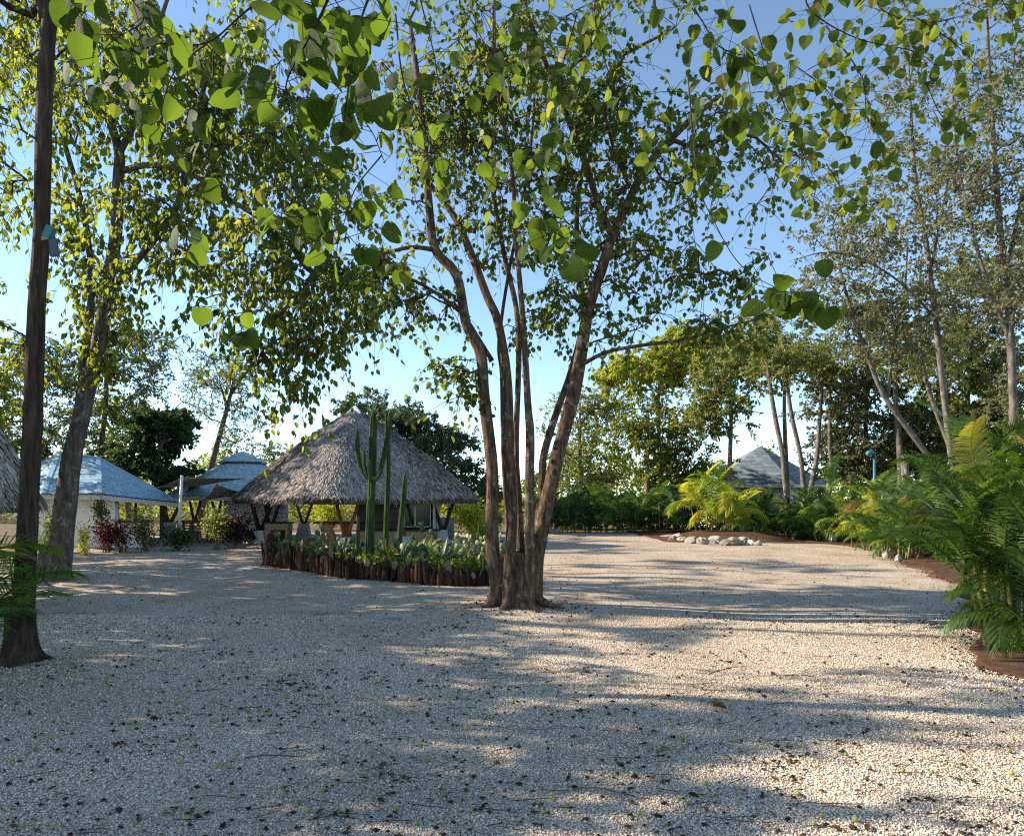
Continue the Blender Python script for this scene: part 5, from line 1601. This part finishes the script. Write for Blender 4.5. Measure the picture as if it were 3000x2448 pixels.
# the hedge across the far side
far_px = [1600, 1640, 1682, 1722, 1765, 1808, 1850, 1892, 1935, 1980]
for k, px_ in enumerate(far_px):
    d = 40.0 + .5 * math.sin(k * 2.1)
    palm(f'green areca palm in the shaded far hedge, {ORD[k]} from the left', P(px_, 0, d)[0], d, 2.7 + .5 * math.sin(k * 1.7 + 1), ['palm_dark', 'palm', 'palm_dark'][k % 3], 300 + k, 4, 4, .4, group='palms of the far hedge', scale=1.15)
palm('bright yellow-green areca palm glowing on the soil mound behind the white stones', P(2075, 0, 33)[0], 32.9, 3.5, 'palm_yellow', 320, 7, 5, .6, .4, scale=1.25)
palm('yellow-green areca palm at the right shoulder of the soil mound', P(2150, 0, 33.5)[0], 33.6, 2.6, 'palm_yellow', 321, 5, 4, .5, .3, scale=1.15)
hedge2 = [(2215, 35), (2260, 34.5), (2305, 34), (2345, 33), (2385, 32), (2420, 31)]
for k, (px_, d) in enumerate(hedge2):
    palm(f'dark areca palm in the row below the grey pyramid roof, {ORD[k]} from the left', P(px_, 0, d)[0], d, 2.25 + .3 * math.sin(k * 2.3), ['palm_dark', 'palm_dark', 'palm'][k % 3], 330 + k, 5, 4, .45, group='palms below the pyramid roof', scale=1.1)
palm('areca palm with upright pale fronds directly right of the grey pyramid roof', P(2425, 0, 32.5)[0], 32.5, 3.9, 'palm', 340, 2, 6, .2, scale=1.2)
right = [(2480, 27.5, 2.7, 'palm', 'broad green areca palm at the left end of the clump under the lamp post'), (2530, 26, 2.8, 'palm_yellow', 'sunlit areca palm with yellow fronds just under the lamp post'),
         (2590, 25, 3.1, 'palm', 'tall areca palm right beside the teal lamp post'), (2640, 24, 2.9, 'palm_dark', 'dark areca palm under the cut pale trunk'),
         (2545, 23.8, 2.0, 'palm', 'low areca palm spilling over the gravel edge under the lamp post'), (2610, 22, 2.1, 'palm', 'low areca palm at the gravel edge nearest the near right palm'),
         (2680, 22.5, 2.8, 'palm_dark', 'dark areca palm behind the fronds of the near right palm'), (2745, 21, 3.0, 'palm_dark', 'dark areca palm deepest behind the near right palm')]
for k, (px_, d, h, kd_, lab) in enumerate(right):
    palm(lab, P(px_ + 35, 0, d)[0], d, h, kd_, 350 + k, 7, 4, .5, group='areca palms edging the yard', scale=.95, maxk=3)
# large near palm at the right edge
palm('large areca palm with long feathery fronds at the right edge near the camera', P(3020, 0, 8.9)[0], 8.9, 3.35, 'near', 371, 24, 5, .5, group='areca palms edging the yard', scale=.8, low=16, maxk=1.9)
palm('areca palm cut by the right edge behind the large near palm', P(3110, 0, 9.9)[0], 9.9, 4.0, 'near', 373, 11, 5, .5, group='areca palms edging the yard', scale=1.0, low=4, maxk=1.7)
# near palm at the left edge
palm('areca palm at the left edge with one frond crossing the dark trunk', -5.85, 6.7, 2.45, 'near_left', 380, 6, 5, .2, maxk=2.4, group='areca palms edging the yard', scale=1.0, low=False)

# dark small palm beyond the sails
palm('small feathery palm seen far beyond the shade sails', P(610, 0, 46)[0], 46, 4.4, 'palm_dark', 390, 1, 9, .05, scale=1.1, group=None, low=False)

# ------------------------------------------------------------------ stones edging the mound
G['stone'] = m_objrnd('white_stone', [(0, (.22, .195, .165)), (.5, (.31, .275, .235)), (1, (.42, .38, .33))], 9, .95, .1, 1.0)


def rock_mesh(seed):
    rng = np.random.default_rng(seed)
    import bmesh
    bm = bmesh.new(); bmesh.ops.create_icosphere(bm, subdivisions=3, radius=1)
    ph = rng.uniform(0, 6.28, (6, 3)); fr = rng.uniform(2, 9, (6, 3))
    cuts = unit(rng.normal(0, 1, (7, 3)))
    for v in bm.verts:
        p = np.array(v.co)
        d = 1 + sum(.05 * math.sin(fr[k] @ p + ph[k, 0]) for k in range(6)) + .055 * rng.normal()
        for c in cuts:
            e = p @ c * d
            if e > .72:
                d *= .72 / e * .85 + .15
        v.co = Vector(p * d)
    me = bpy.data.meshes.new('stone'); bm.to_mesh(me); bm.free()
    me.materials.append(G['stone'])
    return me


RM = [rock_mesh(k) for k in range(6)]
stones = [(1972, 1578, 17), (1988, 1575, 20), (2002, 1580, 17), (2024, 1585, 22), (2057, 1588, 20), (2092, 1585, 24), (2125, 1590, 19), (2150, 1588, 22), (2178, 1586, 24), (2202, 1588, 15), (2222, 1590, 13)]
for k, (px_, py_, r_) in enumerate(stones):
    p = GP(px_, py_ + 6)
    rr = r_ / FPX * p[1]
    o = bpy.data.objects.new('stone', RM[k % 6]); COL.objects.link(o)
    o.location = (p[0], p[1], rr * .3); o.scale = (rr * 1.0, rr * .9, rr * .74); o.rotation_euler = (.15 * math.sin(k), .2 * math.cos(k * 2), 1.3 * k)
    tag(o, f'rough white limestone, {ORD[k]} from the left in the row edging the soil mound', 'stone', 'stones edging the soil mound')
for k, (px_, py_, r_, lab) in enumerate([(2360, 1570, 16, 'grey stone in the shade under the dark palms, leftmost of the three on bare soil'), (2412, 1582, 12, 'small pale stone lying between two others under the dark palms'),
                                         (2437, 1586, 17, 'pale stone under the dark palms, closest to the low spilling palm'), (2570, 1625, 14, 'pale stone under the low spilling palm at the gravel edge'),
                                         (2600, 1632, 16, 'white stone between two others below the low spilling palm at the gravel edge'), (2632, 1642, 14, 'white stone nearest the near right palm along the gravel edge'),
                                         (1618, 1563, 12, 'white stone at the foot of the far hedge just right of the central tree'), (1634, 1560, 10, 'smaller white stone beside another at the foot of the far hedge')]):
    p = GP(px_, py_); rr = r_ / FPX * p[1]
    o = bpy.data.objects.new('stone', RM[(k + 2) % 6]); COL.objects.link(o)
    o.location = (p[0], p[1], rr * .4); o.scale = (rr * 1.1, rr, rr * .8); o.rotation_euler = (.4 * k, .2 * k, 2.1 * k)
    tag(o, lab, 'stone', 'stones under the palms')

# ------------------------------------------------------------------ cactus bed
G['log'] = m_bark('edging_log', (.014, .008, .006), (.05, .025, .017), (.105, .058, .042), .12, 16, .9, .02, objr=True)
G['log_top'] = m_plain('log_top', [(.3, (.12, .085, .06)), (.7, (.25, .19, .14))], 20, .9, .1, .3, .01)
G['cactus'] = m_bark('cactus_skin', (.028, .05, .018), (.05, .08, .03), (.10, .125, .05), .5, 5, .15, .01)
G['pad'] = m_objrnd('prickly_pad', [(0, (.03, .065, .03)), (.5, (.065, .11, .045)), (.85, (.11, .15, .06)), (1, (.36, .38, .2))], 22, .55, .35, .25)
G['agave'] = m_objrnd('agave_blade', [(0, (.10, .15, .09)), (1, (.22, .27, .15))], 14, .5, .35, .1, .1)
G['gold_blade'] = m_objrnd('golden_blade', [(0, (.11, .14, .025)), (1, (.32, .29, .045))], 14, .5, .35, .1, .35)
fr = [(806, 1622), (790, 1635), (778, 1652), (800, 1657), (860, 1668), (930, 1678), (1000, 1690), (1060, 1697), (1150, 1703), (1250, 1711), (1340, 1714), (1440, 1711), (1490, 1700)]
fw = np.array([GP(x, y) for x, y in fr])
q = catmull(fw, 8)
seg = np.linalg.norm(np.diff(q, axis=0), axis=1); cum = np.concatenate([[0], np.cumsum(seg)])
bedc = P(1130, 0, 19)
plant = thing('cactus_planter', 'cactus bed edged by a palisade of upright dark logs in the gravel', 'planter', (bedc[0], 19.0, 0))
rng = np.random.default_rng(8)


def log_mesh(seed):
    g = Geo()
    rg = np.random.default_rng(seed)
    z = np.array([0, .2, .45, .7, .93, 1.0])
    tube(g, np.c_[rg.normal(0, .03, 6), rg.normal(0, .03, 6), z], [1, 1.02, .98, 1.0, .97, .86], 10, .05, seed=seed)
    me = g.mesh('log', smooth=True); me.materials.append(G['log']); me.materials.append(G['log_top'])
    for p in me.polygons:
        if len(p.vertices) == 3 and p.center.z > .8:
            p.material_index = 1; p.use_smooth = False
    return me


LM = [log_mesh(k) for k in range(5)]
s = 0.0
hp = np.interp(np.arange(0, 1.01, .02), np.linspace(0, 1, 12), [.68, .62, .52, .42, .50, .52, .46, .40, .38, .42, .30, .28])
while s < cum[-1]:
    r_ = rng.uniform(.055, .085) * (1.25 if rng.uniform() < .1 else 1)
    s += r_
    p = np.array([np.interp(s, cum, q[:, k]) for k in range(3)])
    u = s / cum[-1]
    h = hp[min(50, int(u * 50))] * rng.uniform(.68, 1.22)
    M = Matrix.Translation((p[0] + rng.normal(0, .015), p[1] + rng.normal(0, .02), -.05)) @ Matrix.Rotation(rng.normal(0, .05), 4, 'X') @ Matrix.Rotation(rng.normal(0, .055), 4, 'Y') @ Matrix.Rotation(rng.uniform(0, 6.28), 4, 'Z') @ Matrix.Diagonal((r_, r_, h + .05, 1))
    inst('log', LM[int(rng.integers(0, 5))], plant, M)
    s += r_ * .93
# soil inside
back = np.array([P(1500, 0, 19), P(1470, 0, 22.5), P(1300, 0, 24), P(1100, 0, 24.2), P(900, 0, 24.2), P(815, 0, 23.6)])
poly = np.vstack([q[::4] + np.array([0, .05, 0]), back])[:, :2]
cen = poly.mean(0)
g = Geo()
n = len(poly)
V = [(*cen, .36)]
for f, z in ((.35, .36), (.7, .33), (.97, .24), (1.0, -.02)):
    V += [(*(cen + (p - cen) * f), z + rng.normal(0, .01)) for p in poly]
F3 = [(0, 1 + k, 1 + (k + 1) % n) for k in range(n)]
F4 = [(1 + r_ * n + k, 1 + (r_ + 1) * n + k, 1 + (r_ + 1) * n + (k + 1) % n, 1 + r_ * n + (k + 1) % n) for r_ in range(3) for k in range(n)]
g.add(V, F3, F4); g.obj('soil', G['soil'], plant, smooth=True)


def cactus_col(root, nm, pts, d, rad, ribs=9):
    w = catmull(px_poly(pts, d), 7)
    m = len(w)
    rr = np.full(m, rad) * (1 + .03 * np.sin(np.arange(m) * .9))
    k = min(5, m // 3)
    rr[-k:] *= np.sqrt(np.clip(1 - (np.linspace(.0, .97, k)) ** 2, 0, 1))
    g = Geo(); tube(g, w, rr, ribs * 4, 0, ribs=ribs, ribd=.34)
    return g.obj(nm, G['cactus'], root, smooth=True)


cb = P(1086, 0, 18)
c1 = thing('armed_cactus', 'tall columnar cactus with upturned arms in the cactus bed', 'cactus', (cb[0], 18, .3))
cactus_col(c1, 'trunk', [(1087, 1650), (1087, 1560), (1089, 1440), (1092, 1360), (1093, 1280), (1095, 1203)], 18, .105)
cactus_col(c1, 'stem', [(1078, 1650), (1080, 1560), (1083, 1500), (1084, 1456)], 17.85, .085)
cactus_col(c1, 'arm', [(1090, 1408), (1072, 1392), (1056, 1362), (1048, 1318), (1047, 1256)], 18, .062)
cactus_col(c1, 'arm', [(1088, 1406), (1076, 1390), (1068, 1362), (1066, 1318)], 17.8, .055)
cactus_col(c1, 'arm', [(1088, 1410), (1083, 1380), (1084, 1344)], 17.75, .06)
cactus_col(c1, 'arm', [(1093, 1408), (1110, 1392), (1124, 1342), (1137, 1270), (1145, 1201)], 17.9, .066)
for (nm, lab, pts, d, r_) in (
        ('column_cactus', 'tall single cactus column directly behind the right arm of the armed cactus', [(1130, 1640), (1131, 1560), (1136, 1400), (1136, 1300), (1133, 1202)], 18.8, .075),
        ('column_cactus', 'single cactus column leaning slightly right in front of the dark windows', [(1168, 1640), (1172, 1560), (1181, 1470), (1187, 1384)], 18.5, .078),
        ('column_cactus', 'short slender cactus column left of the armed cactus', [(1048, 1650), (1048, 1580), (1051, 1512)], 17.6, .052),
        ('column_cactus', 'small thin cactus column at the right end of the bed by the tree stems', [(1403, 1620), (1404, 1570), (1404, 1527)], 20, .04)):
    p = P(pts[0][0], 0, d)
    r = thing(nm, lab, 'cactus', (p[0], d, .3), 'column cacti')
    cactus_col(r, 'column', pts, d, r_, 8)

# prickly pears
import bmesh
bm = bmesh.new(); bmesh.ops.create_uvsphere(bm, u_segments=10, v_segments=6, radius=.5)
for v in bm.verts:
    z = v.co.z + .5
    v.co = Vector((v.co.x * (.62 + .35 * z), v.co.y * .2, z))
PADM = bpy.data.meshes.new('pad'); bm.to_mesh(PADM); bm.free()
for p in PADM.polygons:
    p.use_smooth = True
PADM.materials.append(G['pad'])


PADP = PADM.copy(); PADP.materials.clear()
G['pad_pale'] = m_objrnd('prickly_pad_pale', [(0, (.08, .12, .045)), (.4, (.11, .14, .05)), (.8, (.19, .22, .085)), (1, (.38, .39, .18))], 22, .55, .35, .25)  # right-hand pads: sunlight put into the colour as a paler yellow-green
PADP.materials.append(G['pad_pale'])


def prickly(label, x, y, z0, n, s, seed, pm=None):
    rng = np.random.default_rng(seed)
    root = thing('prickly_pear', label, 'cactus', (x, y, z0), 'prickly pears in the log-edged bed')
    tips = []
    for k in range(n):
        if k < 4 or not tips:
            b = Matrix.Translation((x + rng.normal(0, .14), y + rng.normal(0, .09), z0 - .04))
            tilt = rng.normal(0, .35)
        else:
            pb_ = tips[int(rng.integers(max(0, len(tips) - 7), len(tips)))]
            b = pb_ @ Matrix.Translation((rng.uniform(-.25, .25), 0, rng.uniform(.85, .96)))
            b = Matrix.Translation(b.to_translation()); tilt = rng.normal(0, .5)
        sc = s * rng.uniform(.65, 1.02)
        M = b @ Matrix.Rotation(rng.uniform(0, 3.14), 4, 'Z') @ Matrix.Rotation(tilt, 4, 'Y') @ Matrix.Rotation(rng.normal(0, .3), 4, 'X') @ Matrix.Scale(sc, 4)
        tips.append(M)
        inst('pad', pm or PADM, root, M)


PEARS = [(830, 20.6, 17, .19), (862, 20.0, 17, .2), (900, 19.6, 17, .19), (940, 19.2, 18, .2), (985, 19.0, 18, .2), (1025, 18.4, 16, .2), (1060, 17.4, 14, .2), (1000, 20.5, 15, .21), (930, 21, 15, .2),
         (1110, 17.1, 13, .2), (1150, 20, 13, .22), (1200, 20.4, 15, .23), (1240, 20.8, 14, .24), (1160, 16.9, 13, .22), (1205, 16.6, 13, .24), (1250, 16.4, 11, .24), (1290, 16.6, 12, .22),
         (1330, 17.4, 14, .19), (1365, 18, 17, .19), (1400, 18.6, 18, .19), (1430, 17.6, 18, .19), (1385, 19.8, 18, .2), (1440, 19.4, 18, .2), (1340, 19.2, 16, .2), (1300, 20.6, 14, .21), (1415, 16.6, 13, .18), (1360, 16.4, 11, .18),
         (880, 19.0, 15, .19), (960, 18.3, 15, .19), (1010, 17.7, 14, .2), (1085, 16.9, 11, .19)]
rows_ = {}
for k, (px_, d, n, s) in enumerate(sorted(PEARS)):
    zone = 'left of the armed cactus' if px_ < 1075 else 'right of the armed cactus' if px_ < 1300 else 'by the tree stems'
    depth = 'back' if d > 18.9 else 'front'
    c = rows_[zone, depth] = rows_.get((zone, depth), -1) + 1
    d += .95 if d < 17.8 else 0
    prickly(f'{ORD[c]} prickly pear from the left of the {depth} row {zone}', P(px_, 0, d)[0], d, .3, n, s, int(px_ * 7 + d), PADP if px_ > 1310 else None)


# low leafy cover between the cacti
rng = np.random.default_rng(44)
gc = Geo(); N = 9000
ta = rng.uniform(0, 1, N); kk = rng.integers(0, len(poly), N); k2 = (kk + 1) % len(poly)
rim_ = poly[kk] * (1 - ta)[:, None] + poly[k2] * ta[:, None]
f = np.sqrt(rng.uniform(0, .93, N))
pc = cen + (rim_ - cen) * f[:, None]
hh = .32 - .06 * f + rng.uniform(0, 1, N) ** 1.5 * (.16 + .14 * np.abs(np.sin(pc[:, 0] * 2.3) * np.sin(pc[:, 1] * 1.9)))
leaves(gc, np.c_[pc, hh], rng.normal(0, 1, (N, 3)) + np.array([0, 0, .5]), rng.normal(0, 1, (N, 3)) + np.array([0, 0, 1.2]), rng.uniform(.06, .14, N), OVATE, np.clip(rng.normal(.45, .25, N), 0, .95), 1.2)
o = gc.obj('ground_cover', G['leaf_green'], kind='stuff'); o['label'] = 'low dark leafy ground cover between the cacti'; o['category'] = 'ground cover'


def blade_mesh(mat, droop, w):
    V = []
    for k, u in enumerate(np.linspace(0, 1, 6)):
        h = w * (.7 + .6 * math.sin(u * 2.6)) * (1 - u ** 3)
        z = -droop * u * u
        V += [(u, -h, z + .25 * h), (u, 0, z), (u, h, z + .25 * h)]
    F = [(3 * k + c, 3 * k + c + 1, 3 * k + c + 4, 3 * k + c + 3) for k in range(5) for c in range(2)]
    me = mesh_np('blade', V, None, F, smooth=True); me.materials.append(mat)
    return me


BL = {'agave': blade_mesh(G['agave'], .06, .055), 'gold': blade_mesh(G['gold_blade'], .35, .05)}


def rosette(name, label, x, y, z0, kind, n, L, seed, group):
    rng = np.random.default_rng(seed)
    root = thing(name, label, 'plant', (x, y, z0), group)
    for k in range(n):
        a = k * 2.4 + rng.normal(0, .2); el = .25 + 1.15 * (k / n) + rng.normal(0, .1)
        s = L * rng.uniform(.8, 1.1)
        M = Matrix.Translation((x, y, z0)) @ Matrix.Rotation(a, 4, 'Z') @ Matrix.Rotation(-el, 4, 'Y') @ Matrix.Scale(s, 4)
        inst('blade', BL[kind], root, M)


for k, (px_, d) in enumerate([(1250, 17.6), (1292, 17.2), (1175, 17.9), (1230, 18.4), (1325, 18.3)]):
    rosette('agave', ['pale agave rosette left of the tallest one behind the front logs', 'tallest pale agave rosette, upright striped blades behind the front logs', 'pale agave rosette closest to the armed cactus', 'pale agave rosette among the golden plants', 'pale agave rosette at the edge of the pale prickly pears'][k],
            P(px_, 0, d)[0], d, .33, 'agave', 18, .55 if k != 1 else .72, 600 + k, 'agaves in the bed')
for k, (px_, d) in enumerate([(1125, 18.2), (1145, 18.9), (1165, 18.6), (1190, 19.2), (1215, 19.0), (1245, 19.3), (1265, 18.9)]):
    rosette('golden_bromeliad', f'golden yellow rosette plant mid-bed, {ORD[k]} from the left of the golden ones', P(px_, 0, d)[0], d, .34, 'gold', 22, .62, 620 + k, 'golden rosettes in the bed')


# ------------------------------------------------------------------ shrubs
def shrub(name, label, px_, d, h, w, mat, seed, n=900, size=(.06, .11), tmpl=OVATE, stems_=7, base=.12, shape=1.0, wid=1.0, group='shrubs by the buildings', droop=.2):
    rng = np.random.default_rng(seed)
    x = P(px_, 0, d)[0]
    root = thing(name, label, 'shrub', (x, d, 0), group)
    g = Geo()
    C = []
    for k in range(stems_):
        a = rng.uniform(0, 6.28); r_ = w * rng.uniform(.2, .8)
        e = np.array([x + r_ * math.cos(a), d + r_ * math.sin(a), h * rng.uniform(.55, .9)])
        b = np.array([x + rng.normal(0, .06), d + rng.normal(0, .06), -.04])
        m_ = (b + e) / 2 + rng.normal(0, .05, 3)
        tube(g, [b, m_, e], [.016, .012, .006], 5, .05); C += [e, m_ * .5 + e * .5, m_]
    g.obj('stems', G['bark_brown'], root, smooth=True)
    C = np.array(C)
    C = C[C[:, 2] > base]
    ci = rng.integers(0, len(C), n)
    pos = C[ci] + rng.normal(0, 1, (n, 3)) * np.array([w * .3, w * .3, h * .13])
    pos[:, 2] = np.maximum(pos[:, 2], base * .6)
    ax = unit(rng.normal(0, 1, (n, 3)) + np.array([0, 0, .5 - droop * 2])); nr = rng.normal(0, 1, (n, 3)) + np.array([0, 0, 1])
    gl = Geo(); leaves(gl, pos, ax, nr, rng.uniform(*size, n), tmpl, np.clip(rng.normal(.5, .25, n), 0, 1), wid)
    gl.obj('foliage', mat, root)
    return root


shrub('croton_shrub', 'dark red croton shrub before the white building wall', 312, 25, 1.15, .55, G['leaf_red'], 701, 800, (.10, .17), LANCE, 9, wid=1.8)
shrub('golden_shrub', 'arching golden shrub right beside the foot of the leaning trunk', 240, 24.2, 1.1, .35, G['leaf_gold'], 702, 420, (.07, .12), LANCE, 6, wid=1.6)
shrub('golden_shrub', 'small low golden shrub at the gravel edge below the arching one', 252, 23.4, .5, .3, G['leaf_gold'], 703, 260, (.06, .11), LANCE, 6, wid=1.6)
shrub('mixed_shrub', 'brownish red and green shrub next to the croton below the serving window', 362, 25, 1.1, .42, G['leaf_red'], 704, 420, (.09, .15), LANCE, 8, wid=1.7)
shrub('green_shrub', 'upright blue-green shrub under the right end of the serving window', 428, 25.2, 1.55, .5, G['leaf_euc'], 705, 1100, (.07, .12), OVATE, 9)
shrub('green_shrub', 'low dark green shrub in front of the white sail pole', 515, 25.6, .95, .62, G['leaf_dark'], 706, 1200, (.07, .13), OVATE, 10)
shrub('leggy_shrub', 'leggy olive shrub on bare stems left of the dark purple bush', 632, 26.5, 1.5, .62, G['leaf_olive'], 707, 900, (.09, .15), OVATE, 9, base=.7)
shrub('purple_shrub', 'dark purple bush before the mural wall next to the pavilion post', 692, 27, 1.25, .62, G['leaf_purple'], 708, 1000, (.10, .17), OVATE, 9, base=.2)
shrub('slender_plant', 'slender small tree with blue-green tufts against the white wall', 312, 25.8, 1.85, .38, G['leaf_euc'], 709, 420, (.12, .2), LANCE, 4, base=1.3, wid=1.3)
shrub('bright_shrub', 'bright green upright shrub seen between the two left trunks', 152, 22.5, 1.95, .28, G['leaf_yellow'], 710, 700, (.08, .13), OVATE, 7, base=.5)
shrub('bright_shrub', 'speckled yellow-green shrub low between the two left trunks', 140, 20, .95, .3, G['leaf_yellow'], 711, 620, (.06, .1), OVATE, 7)
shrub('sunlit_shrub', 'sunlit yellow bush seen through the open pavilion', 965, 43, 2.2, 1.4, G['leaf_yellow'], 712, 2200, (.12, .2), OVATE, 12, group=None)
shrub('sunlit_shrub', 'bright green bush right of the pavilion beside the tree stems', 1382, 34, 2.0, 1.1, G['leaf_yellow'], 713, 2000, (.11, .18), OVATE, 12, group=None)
shrub('green_shrub', 'small dark plant at the foot of the white leaning buttress', 733, 29.5, .6, .35, G['leaf_dark'], 714, 400, (.08, .13), OVATE, 6)
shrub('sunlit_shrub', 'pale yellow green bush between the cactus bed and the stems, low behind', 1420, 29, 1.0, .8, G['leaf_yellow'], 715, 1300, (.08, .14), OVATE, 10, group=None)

# ------------------------------------------------------------------ litter on the gravel
rng = np.random.default_rng(31)
G['fruit'] = m_objrnd('fallen_fruit', [(0, (.10, .15, .02)), (.4, (.2, .25, .03)), (.7, (.32, .32, .04)), (1, (.14, .09, .03))], 30, .4, .4, .2)
bm = bmesh.new(); bmesh.ops.create_icosphere(bm, subdivisions=2, radius=1)
for v in bm.verts:
    v.co.z *= .92
    if v.co.z > .8:
        v.co.z -= .12
FRM = bpy.data.meshes.new('fallen_fruit'); bm.to_mesh(FRM); bm.free(); FRM.materials.append(G['fruit'])
for p in FRM.polygons:
    p.use_smooth = True
for k in range(170):
    py_ = HZ + 2 * FPX / rng.uniform(4.0, 7.6); px_ = rng.uniform(30, 2970)
    p = GP(px_, py_)
    if p[0] > yard_right(p[1]) - .3:
        continue
    r_ = rng.uniform(.0115, .0175)
    o = bpy.data.objects.new('fallen_fruit', FRM); COL.objects.link(o)
    o.location = (p[0], p[1], float(hgt(p[0], p[1])) + .012 + r_ * .6); o.scale = (r_, r_, r_)
    o.rotation_euler = tuple(rng.uniform(0, 6.28, 3))
    tag(o, 'small round green fruit fallen on the near gravel', 'fruit', 'fallen fruits on the gravel')
# dark husks and leaf scraps: beyond counting
N = 1500
yd = 3.8 + 22 * rng.uniform(0, 1, N) ** 2.2; xx = rng.uniform(-.8, .8, N) * yd
ok = (xx < yard_right(yd) - .2) & (xx > -15)
yd, xx = yd[ok], xx[ok]
# drifts: round the tree foot, along the log edging, along the soil edge, and small random clumps
ea = rng.uniform(0, 6.28, 260); er = .5 + np.abs(rng.normal(0, .5, 260))
le = q[rng.integers(0, len(q), 420)]
ry = rng.uniform(4, 36, 1500)
cc = np.c_[rng.uniform(-6, 6, 60), rng.uniform(4.2, 12, 60)]
ck = rng.integers(0, 60, 800)
xx = np.concatenate([xx, .15 + er * np.cos(ea), le[:, 0] + rng.normal(0, .15, 420), yard_right(ry) + rng.normal(-.1, .22, 1500), cc[ck, 0] * (cc[ck, 1] / 7) + rng.normal(0, .22, 800)])
yd = np.concatenate([yd, 12 + er * np.sin(ea), le[:, 1] - np.abs(rng.normal(0, .18, 420)), ry, cc[ck, 1] + rng.normal(0, .16, 800)])
n = len(yd)
# clumped
sz = rng.uniform(.009, .023, n)
V = oct_v[None] * rng.uniform(.5, 1.3, (n, 6, 1)) * sz[:, None, None] * np.array([1.3, 1, .7])
V = V + np.stack([xx, yd, hgt(xx, yd) + .014], -1)[:, None]
g = Geo().add(V.reshape(-1, 3), (np.arange(n)[:, None, None] * 6 + oct_f[None]).reshape(-1, 3), None, np.repeat(rng.uniform(0, 1, n), 6))
m_ = 600
yd = 4 + 20 * rng.uniform(0, 1, m_) ** 1.6; xx = rng.uniform(-.8, .8, m_) * yd
ok = (xx < yard_right(yd) - .2) & (xx > -15); yd, xx = yd[ok], xx[ok]; m_ = len(yd)
leaves(g, np.c_[xx, yd, hgt(xx, yd) + .02], np.c_[rng.normal(0, 1, (m_, 2)), rng.normal(0, .12, m_)], np.c_[rng.normal(0, .3, (m_, 2)), np.ones(m_)], rng.uniform(.03, .09, m_), OVATE, rng.uniform(.3, 1, m_), .8)
k = 420
yd = 4 + 16 * rng.uniform(0, 1, k) ** 1.5; xx = rng.uniform(-.8, .75, k) * yd
ok = (xx < yard_right(yd) - .3) & (xx > -14); yd, xx = yd[ok], xx[ok]; k = len(yd)
a = rng.normal(0, .5, k); L = rng.uniform(.08, .3, k)
A = np.c_[xx, yd, hgt(xx, yd) + .02]
segs(g, A, A + np.c_[np.cos(a) * L, np.sin(a) * L, rng.uniform(0, .015, k)], .003, .002, 4, .5)
o = g.obj('litter', G['litter'], kind='stuff'); o['label'] = 'dark husks and leaf scraps strewn over the gravel'; o['category'] = 'litter'
# single twigs and dry leaves large enough to pick out
G['dry_leaf'] = m_plain('dry_leaf', [(.3, (.14, .08, .04)), (.7, (.3, .2, .11))], 20, .8, .2, .3, .004)
G['twig'] = m_plain('twig', [(.3, (.06, .045, .035)), (.7, (.16, .12, .09))], 20, .9, .1, .3, .004)
for (a, b, lab) in (((1697, 2310), (1862, 2338), 'brown stick lying on the lower middle gravel beside a green sprig'), ((718, 2232), (890, 2230), 'dark straight twig lying on the shaded left gravel'),
                    ((2075, 1975), (2190, 1950), 'thin dark twig with side shoots in the shade band right of the tree'), ((2300, 1985), (2390, 1992), 'short dark twig pointing right beside the brown seed pod')):
    A, B = GP(*a), GP(*b)
    A[2] = hgt(A[0], A[1]) + .03; B[2] = hgt(B[0], B[1]) + .025
    t_ = thing('twig', lab, 'twig', A)
    g = Geo(); tube(g, catmull([A, A * .6 + B * .4 + np.array([0, .01, .015]), B], 4), np.linspace(.007, .004, 9), 6, .1); g.obj('stick', G['twig'], t_, smooth=True)
    g = Geo(); m2 = A * .45 + B * .55 + np.array([0, 0, .01]); tube(g, [m2, m2 + np.array([.05, .05, .02]), m2 + np.array([.11, .08, .01])], [.004, .003, .002], 5); g.obj('side_shoot', G['twig'], t_, smooth=True)
for (px_, py_, sx_, lab) in ((2110, 2085, .13, 'curled brown dry leaf lying on the gravel right of centre'), (2268, 1985, .07, 'brown seed pod at the edge of the shade band')):
    p = GP(px_, py_)
    g = Geo(); T, F = HEART
    V = T * sx_; V[:, 2] += np.abs(V[:, 1]) * .8
    g.add(V @ np.array([[1, 0, 0], [0, 1, 0], [0, 0, 1.0]]) + np.array([p[0] - sx_ * .5, p[1], hgt(p[0], p[1]) + .045]), F)
    tag(g.obj('dry_leaf', G['dry_leaf'], smooth=True), lab, 'leaf')
